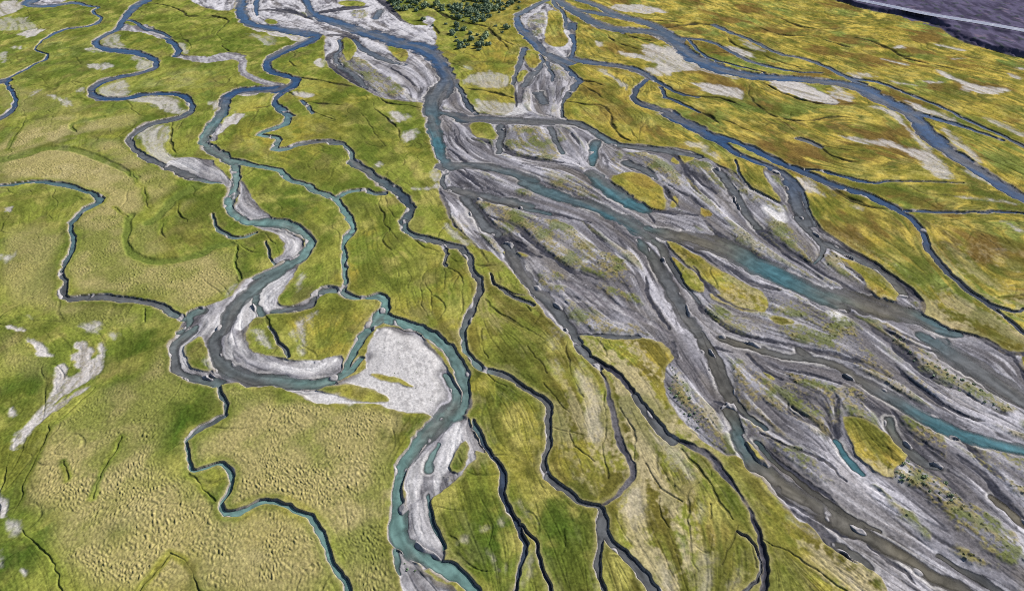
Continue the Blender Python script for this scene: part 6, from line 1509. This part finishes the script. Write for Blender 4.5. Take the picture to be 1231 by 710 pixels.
f_gr = face_of(grass) > .5
f_in = face_of(dch) < 0
f_isl = face_of(iid)
f_gid = face_of(gid)
f_up = face_of(upland) > .5
key = np.full(f_gr.shape, 0, np.int32)                       # 0 meadow, 1 gravel bed, 1000+ island, 2000+ gravel bar, 3 terrace
key[~f_gr] = 1
isl_m = (f_isl >= 0) & ~f_in & (f_gid >= 0)
key[isl_m] = 1000 + f_isl[isl_m]
bar_m = (~f_gr) & (f_gid > 0) & ~isl_m & ~f_in
key[bar_m] = 2000 + f_gid[bar_m]
key[f_up] = 3
key = key.ravel()
for k in np.unique(key):
    m = key == k
    if k == 0:
        cut('meadow', m, P, RGBA, m_ground, kind='structure', label='green and ochre river meadow with hummocks and gullies', category='meadow')
    elif k == 1:
        cut('gravel_plain', m, P, RGBA, m_ground, kind='structure', label='grey braided gravel plain and river beds', category='gravel')
    elif k == 3:
        cut('terrace_ground', m, P, RGBA, m_ground, kind='structure', label='bare purple grey terrace above the meadow with a dark scarp', category='terrace')
    elif k >= 2000:
        cut('gravel_bar', m, P, RGBA, m_ground, kind='structure', label='pale gravel bar beside the river', category='gravel bar')
    else:
        g = ISLANDS[k - 1000][0] == 'grass'
        cut('grass_island' if g else 'scrubby_bar', m, P, RGBA, m_ground, kind='structure', category='island' if g else 'gravel bar',
            label='grass island in the gravel bed' if g else 'gravel bar thinly grown with grass and scrub')

# water sheets, one object for each river or stream
wz = np.stack([X, Y, np.zeros_like(X)], -1).reshape(-1, 3).astype(np.float32)
wrgba = np.concatenate([wcol.reshape(-1, 3), np.ones((R * K, 1), np.float32)], 1).astype(np.float32)
wdep = np.maximum(-h, 0).reshape(-1).astype(np.float32)
hq = h.reshape(-1)[quads]
wet_f = (hq.min(1) < 0) & (dwat.reshape(-1)[quads].min(1) < .05)
f_w = face_of(wid).ravel()
for n, nm in enumerate(names):
    m = wet_f & (f_w == n)
    if m.sum() < 6:
        continue
    big = 'river' in nm or 'strand' in nm or 'channel' in nm or 'meander' in nm
    cut('river' if big else 'stream', m, wz, wrgba, m_water, depth=wdep, normals=False, kind='structure', category='river' if big else 'stream',
        label='silty braid of the glacial river' if big else 'narrow winding stream')


def ground_z(x, y):
    i = int(np.clip(round(float(np.interp(-y, -ys, ROWS))), 0, R - 1))
    j = int(np.clip(np.searchsorted(us, x / dep[i]), 0, K - 1))
    return float(h[i, j]), i, j


# ------------------------------------------------------------------ road on its embankment
m_road = simple_mat('worn_asphalt', (.050, .064, .115), (.066, .082, .14), 1.2)
m_line = simple_mat('road_paint', (.6, .6, .6), (.75, .75, .73), 4)
m_conc = simple_mat('pale_concrete', (.5, .5, .48), (.65, .64, .62), 3)


def ribbon(name, line, half, z, mat, off=0.0, dash=None):
    v, f = [], []
    n = len(line)
    acc = 0.0
    for k in range(n):
        t = line[min(k + 1, n - 1)] - line[max(k - 1, 0)]
        t = t / (np.hypot(*t) + 1e-9)
        nn = np.array((-t[1], t[0]))
        for s in (-1, 1):
            q = line[k] + nn * (off + s * half)
            v.append((float(q[0]), float(q[1]), road_height(q[0]) + z))
        if k:
            if dash is None or k % dash[0] < dash[1]:
                f.append((2 * k - 2, 2 * k, 2 * k + 1, 2 * k - 1))
    me = bpy.data.meshes.new(name)
    me.from_pydata(v, [], f)
    me.materials.append(mat)
    o = bpy.data.objects.new(name, me)
    C.objects.link(o)
    o['kind'] = 'structure'
    return o


fine = rp.astype(np.float64)
for _ in range(2):
    fine = chaikin(fine)
sd = np.concatenate([[0], np.cumsum(np.hypot(*np.diff(fine, axis=0).T))])
u = np.arange(0, sd[-1], 3.0)
fine = np.stack([np.interp(u, sd, fine[:, 0]), np.interp(u, sd, fine[:, 1])], 1)
o = ribbon('road', fine, 2.8, .05, m_road)
o['label'], o['category'] = 'straight grey road on a low embankment across the terrace', 'road'
for off in (-2.5, 2.5):
    ribbon('road_marking', fine, .03, .056, m_line, off=off)
ribbon('road_marking', fine, .07, .056, m_line, dash=(4, 1))


# ------------------------------------------------------------------ bushes
m_leaf = [simple_mat('willow_leaves', (.075, .125, .075), (.135, .185, .115), 2.0, .7, .1),
          simple_mat('birch_leaves', (.080, .128, .062), (.145, .190, .100), 2.0, .7, .1)]
m_bark = simple_mat('grey_bark', (.06, .05, .04), (.12, .11, .09), 8)


def leaf_crown(seed, r, hgt, n, sz):
    rg = random.Random(seed)
    lobes = []
    for _ in range(6):
        a = rg.random() * 6.283
        rr = r * (.25 + .45 * rg.random())
        lobes.append((math.cos(a) * rr, math.sin(a) * rr, hgt * (.16 + .42 * rg.random()), r * (.44 + .24 * rg.random())))
    v, f = [], []
    for _ in range(n):
        lx, ly, lz, lr = rg.choice(lobes)
        d = Vector((rg.gauss(0, 1), rg.gauss(0, 1), rg.gauss(.25, .8))).normalized()
        c = Vector((lx, ly, lz)) + d * lr * (.55 + .5 * rg.random())
        c.z = max(c.z, .12)
        nrm = (d + Vector((rg.gauss(0, .5), rg.gauss(0, .5), rg.gauss(0, .5)))).normalized()
        a = nrm.orthogonal().normalized()
        b = nrm.cross(a)
        s = sz * (.6 + .8 * rg.random())
        k = len(v)
        v += [tuple(c + a * s), tuple(c + b * s * .7), tuple(c - a * s), tuple(c - b * s * .7)]
        f.append((k, k + 1, k + 2, k + 3))
    me = bpy.data.meshes.new('crown')
    me.from_pydata(v, [], f)
    return me


def stems(seed, r, hgt):
    rg = random.Random(seed)
    v, f = [], []

    def limb(p0, p1, r0, r1):
        p0, p1 = Vector(p0), Vector(p1)
        t = (p1 - p0).normalized()
        a = t.orthogonal().normalized()
        b = t.cross(a)
        k = len(v)
        for p, q in ((p0, r0), (p1, r1)):
            for s in range(6):
                an = s * math.pi / 3
                v.append(tuple(p + a * q * math.cos(an) + b * q * math.sin(an)))
        for s in range(6):
            f.append((k + s, k + (s + 1) % 6, k + 6 + (s + 1) % 6, k + 6 + s))
    limb((0, 0, -.15), (.04, .02, hgt * .32), .10, .075)
    for _ in range(5):
        a = rg.random() * 6.283
        limb((.04, .02, hgt * (.2 + .12 * rg.random())), (math.cos(a) * r * .55, math.sin(a) * r * .55, hgt * (.55 + .25 * rg.random())), .06, .02)
    me = bpy.data.meshes.new('trunk')
    me.from_pydata(v, [], f)
    me.materials.append(m_bark)
    return me


kinds = []
for k in range(5):
    r = (1.5, 1.8, 1.3, 2.0, 1.6)[k]
    hg = (1.8, 2.2, 1.5, 2.0, 2.5)[k]
    cm = leaf_crown(100 + k, r * 1.1, hg, 620, .25)
    cm.materials.append(m_leaf[k % 2])
    kinds.append((cm, stems(200 + k, r, hg)))


def in_poly(x, y, p):
    c = False
    for k in range(len(p)):
        a, b = p[k], p[(k + 1) % len(p)]
        if (a[1] > y) != (b[1] > y) and x < (b[0] - a[0]) * (y - a[1]) / (b[1] - a[1]) + a[0]:
            c = not c
    return c


placed = []
n_bush = 0
for bi, s in enumerate(BUSH_PLOTS):
    p = pts(s)[:, :2]
    p = p.mean(0) + (p - p.mean(0)) * 1.3
    x0, y0, x1, y1 = p[:, 0].min(), p[:, 1].min(), p[:, 0].max(), p[:, 1].max()
    area = .5 * abs(sum(p[k][0] * p[(k + 1) % 4][1] - p[(k + 1) % 4][0] * p[k][1] for k in range(4)))
    got, tries, want = 0, 0, max(1, int(area / 21))
    while got < want and tries < want * 14:
        tries += 1
        x, y = random.uniform(x0, x1), random.uniform(y0, y1)
        if not in_poly(x, y, p) or any((x - a) ** 2 + (y - b) ** 2 < 6.0 for a, b in placed):
            continue
        if n_bush >= 285:
            break
        z, gi, gj = ground_z(x, y)
        if dch[gi, gj] < .4:
            continue
        placed.append((x, y))
        got += 1
        n_bush += 1
        cm, tm = random.choice(kinds)
        root = bpy.data.objects.new('willow_bush', None)
        C.objects.link(root)
        root.location = (x, y, z - .03)
        root.rotation_euler = (0, 0, random.random() * 6.283)
        sc_ = random.choice((.55, .7, .85, 1.0, 1.15))
        root.scale = (sc_, sc_, sc_ * random.uniform(.85, 1.2))
        root['label'] = 'dark green bush in the thicket on the meadow by the far river bend'
        root['category'] = 'bush'
        root['group'] = 'bushes of the far thicket'
        for nm, me in (('crown', cm), ('trunk', tm)):
            c = bpy.data.objects.new(nm, me)
            C.objects.link(c)
            c.parent = root

# ------------------------------------------------------------------ single low shrubs on the bars
low = []
for k in range(4):
    me = leaf_crown(300 + k, .42, .55, 130, .10)
    me.name = 'low_shrub'
    me.materials.append(m_leaf[k % 2])
    low.append(me)
taken = []
for what, spots, where in SHRUB_PLOTS:
    p = pts(spots)
    got = tries = 0
    while got < what and tries < what * 30:
        tries += 1
        x, y = random.uniform(p[:, 0].min(), p[:, 0].max()), random.uniform(p[:, 1].min(), p[:, 1].max())
        if not in_poly(x, y, p) or any((x - a) ** 2 + (y - b) ** 2 < 1.2 for a, b in taken):
            continue
        z, gi, gj = ground_z(x, y)
        if dwat[gi, gj] < .6 or grass[gi, gj] > .5:
            continue
        taken.append((x, y))
        got += 1
        o = bpy.data.objects.new('low_shrub', random.choice(low))
        C.objects.link(o)
        o.location = (x, y, z - .04)
        o.rotation_euler = (0, 0, random.random() * 6.283)
        s = random.uniform(.16, .3) if 'point bar' in where else random.choice((.22, .28, .34, .4, .5, .7, 1.0))
        o.scale = (s * random.uniform(.8, 1.4), s, s * random.uniform(.7, 1.0))
        o['label'], o['category'], o['group'] = 'small dark shrub rooted in ' + where, 'shrub', 'low shrubs on ' + where

# ------------------------------------------------------------------ camera, light, sky
cam = bpy.data.cameras.new('camera')
cam.sensor_width = 36
cam.lens = F_PX / 1231 * 36
cam.clip_start, cam.clip_end = 1, 30000
co = bpy.data.objects.new('camera', cam)
C.objects.link(co)
co.location = (0, 0, H_CAM)
co.rotation_euler = (math.pi / 2 - PITCH, 0, 0)
sc.camera = co

SUN_EL, SUN_AZ = math.radians(31), math.radians(56)      # azimuth east of north
sun = bpy.data.lights.new('sun', 'SUN')
sun.energy, sun.angle, sun.color = 5.0, math.radians(.5), (1, .95, .87)
so = bpy.data.objects.new('sun', sun)
C.objects.link(so)
to_sun = Vector((math.sin(SUN_AZ) * math.cos(SUN_EL), math.cos(SUN_AZ) * math.cos(SUN_EL), math.sin(SUN_EL)))
so.rotation_euler = to_sun.to_track_quat('Z', 'Y').to_euler()
so.location = (0, 0, 300)
w = bpy.data.worlds.new('World')
sc.world = w
w.use_nodes = True
nt = w.node_tree
sky = nt.nodes.new('ShaderNodeTexSky')
sky.sky_type = 'NISHITA'
sky.sun_disc = False
sky.sun_elevation, sky.sun_rotation = SUN_EL, SUN_AZ
nt.links.new(sky.outputs['Color'], nt.nodes['Background'].inputs['Color'])
nt.nodes['Background'].inputs['Strength'].default_value = .06
sc.cycles.use_denoising = False
sc.cycles.pixel_filter_type = 'BLACKMAN_HARRIS'
sc.cycles.filter_width = 1.0
sc.view_settings.view_transform = 'Standard'
sc.view_settings.look = 'None'
sc.view_settings.gamma = 1
sc.view_settings.use_curve_mapping = False
sc.view_settings.exposure = 1.48
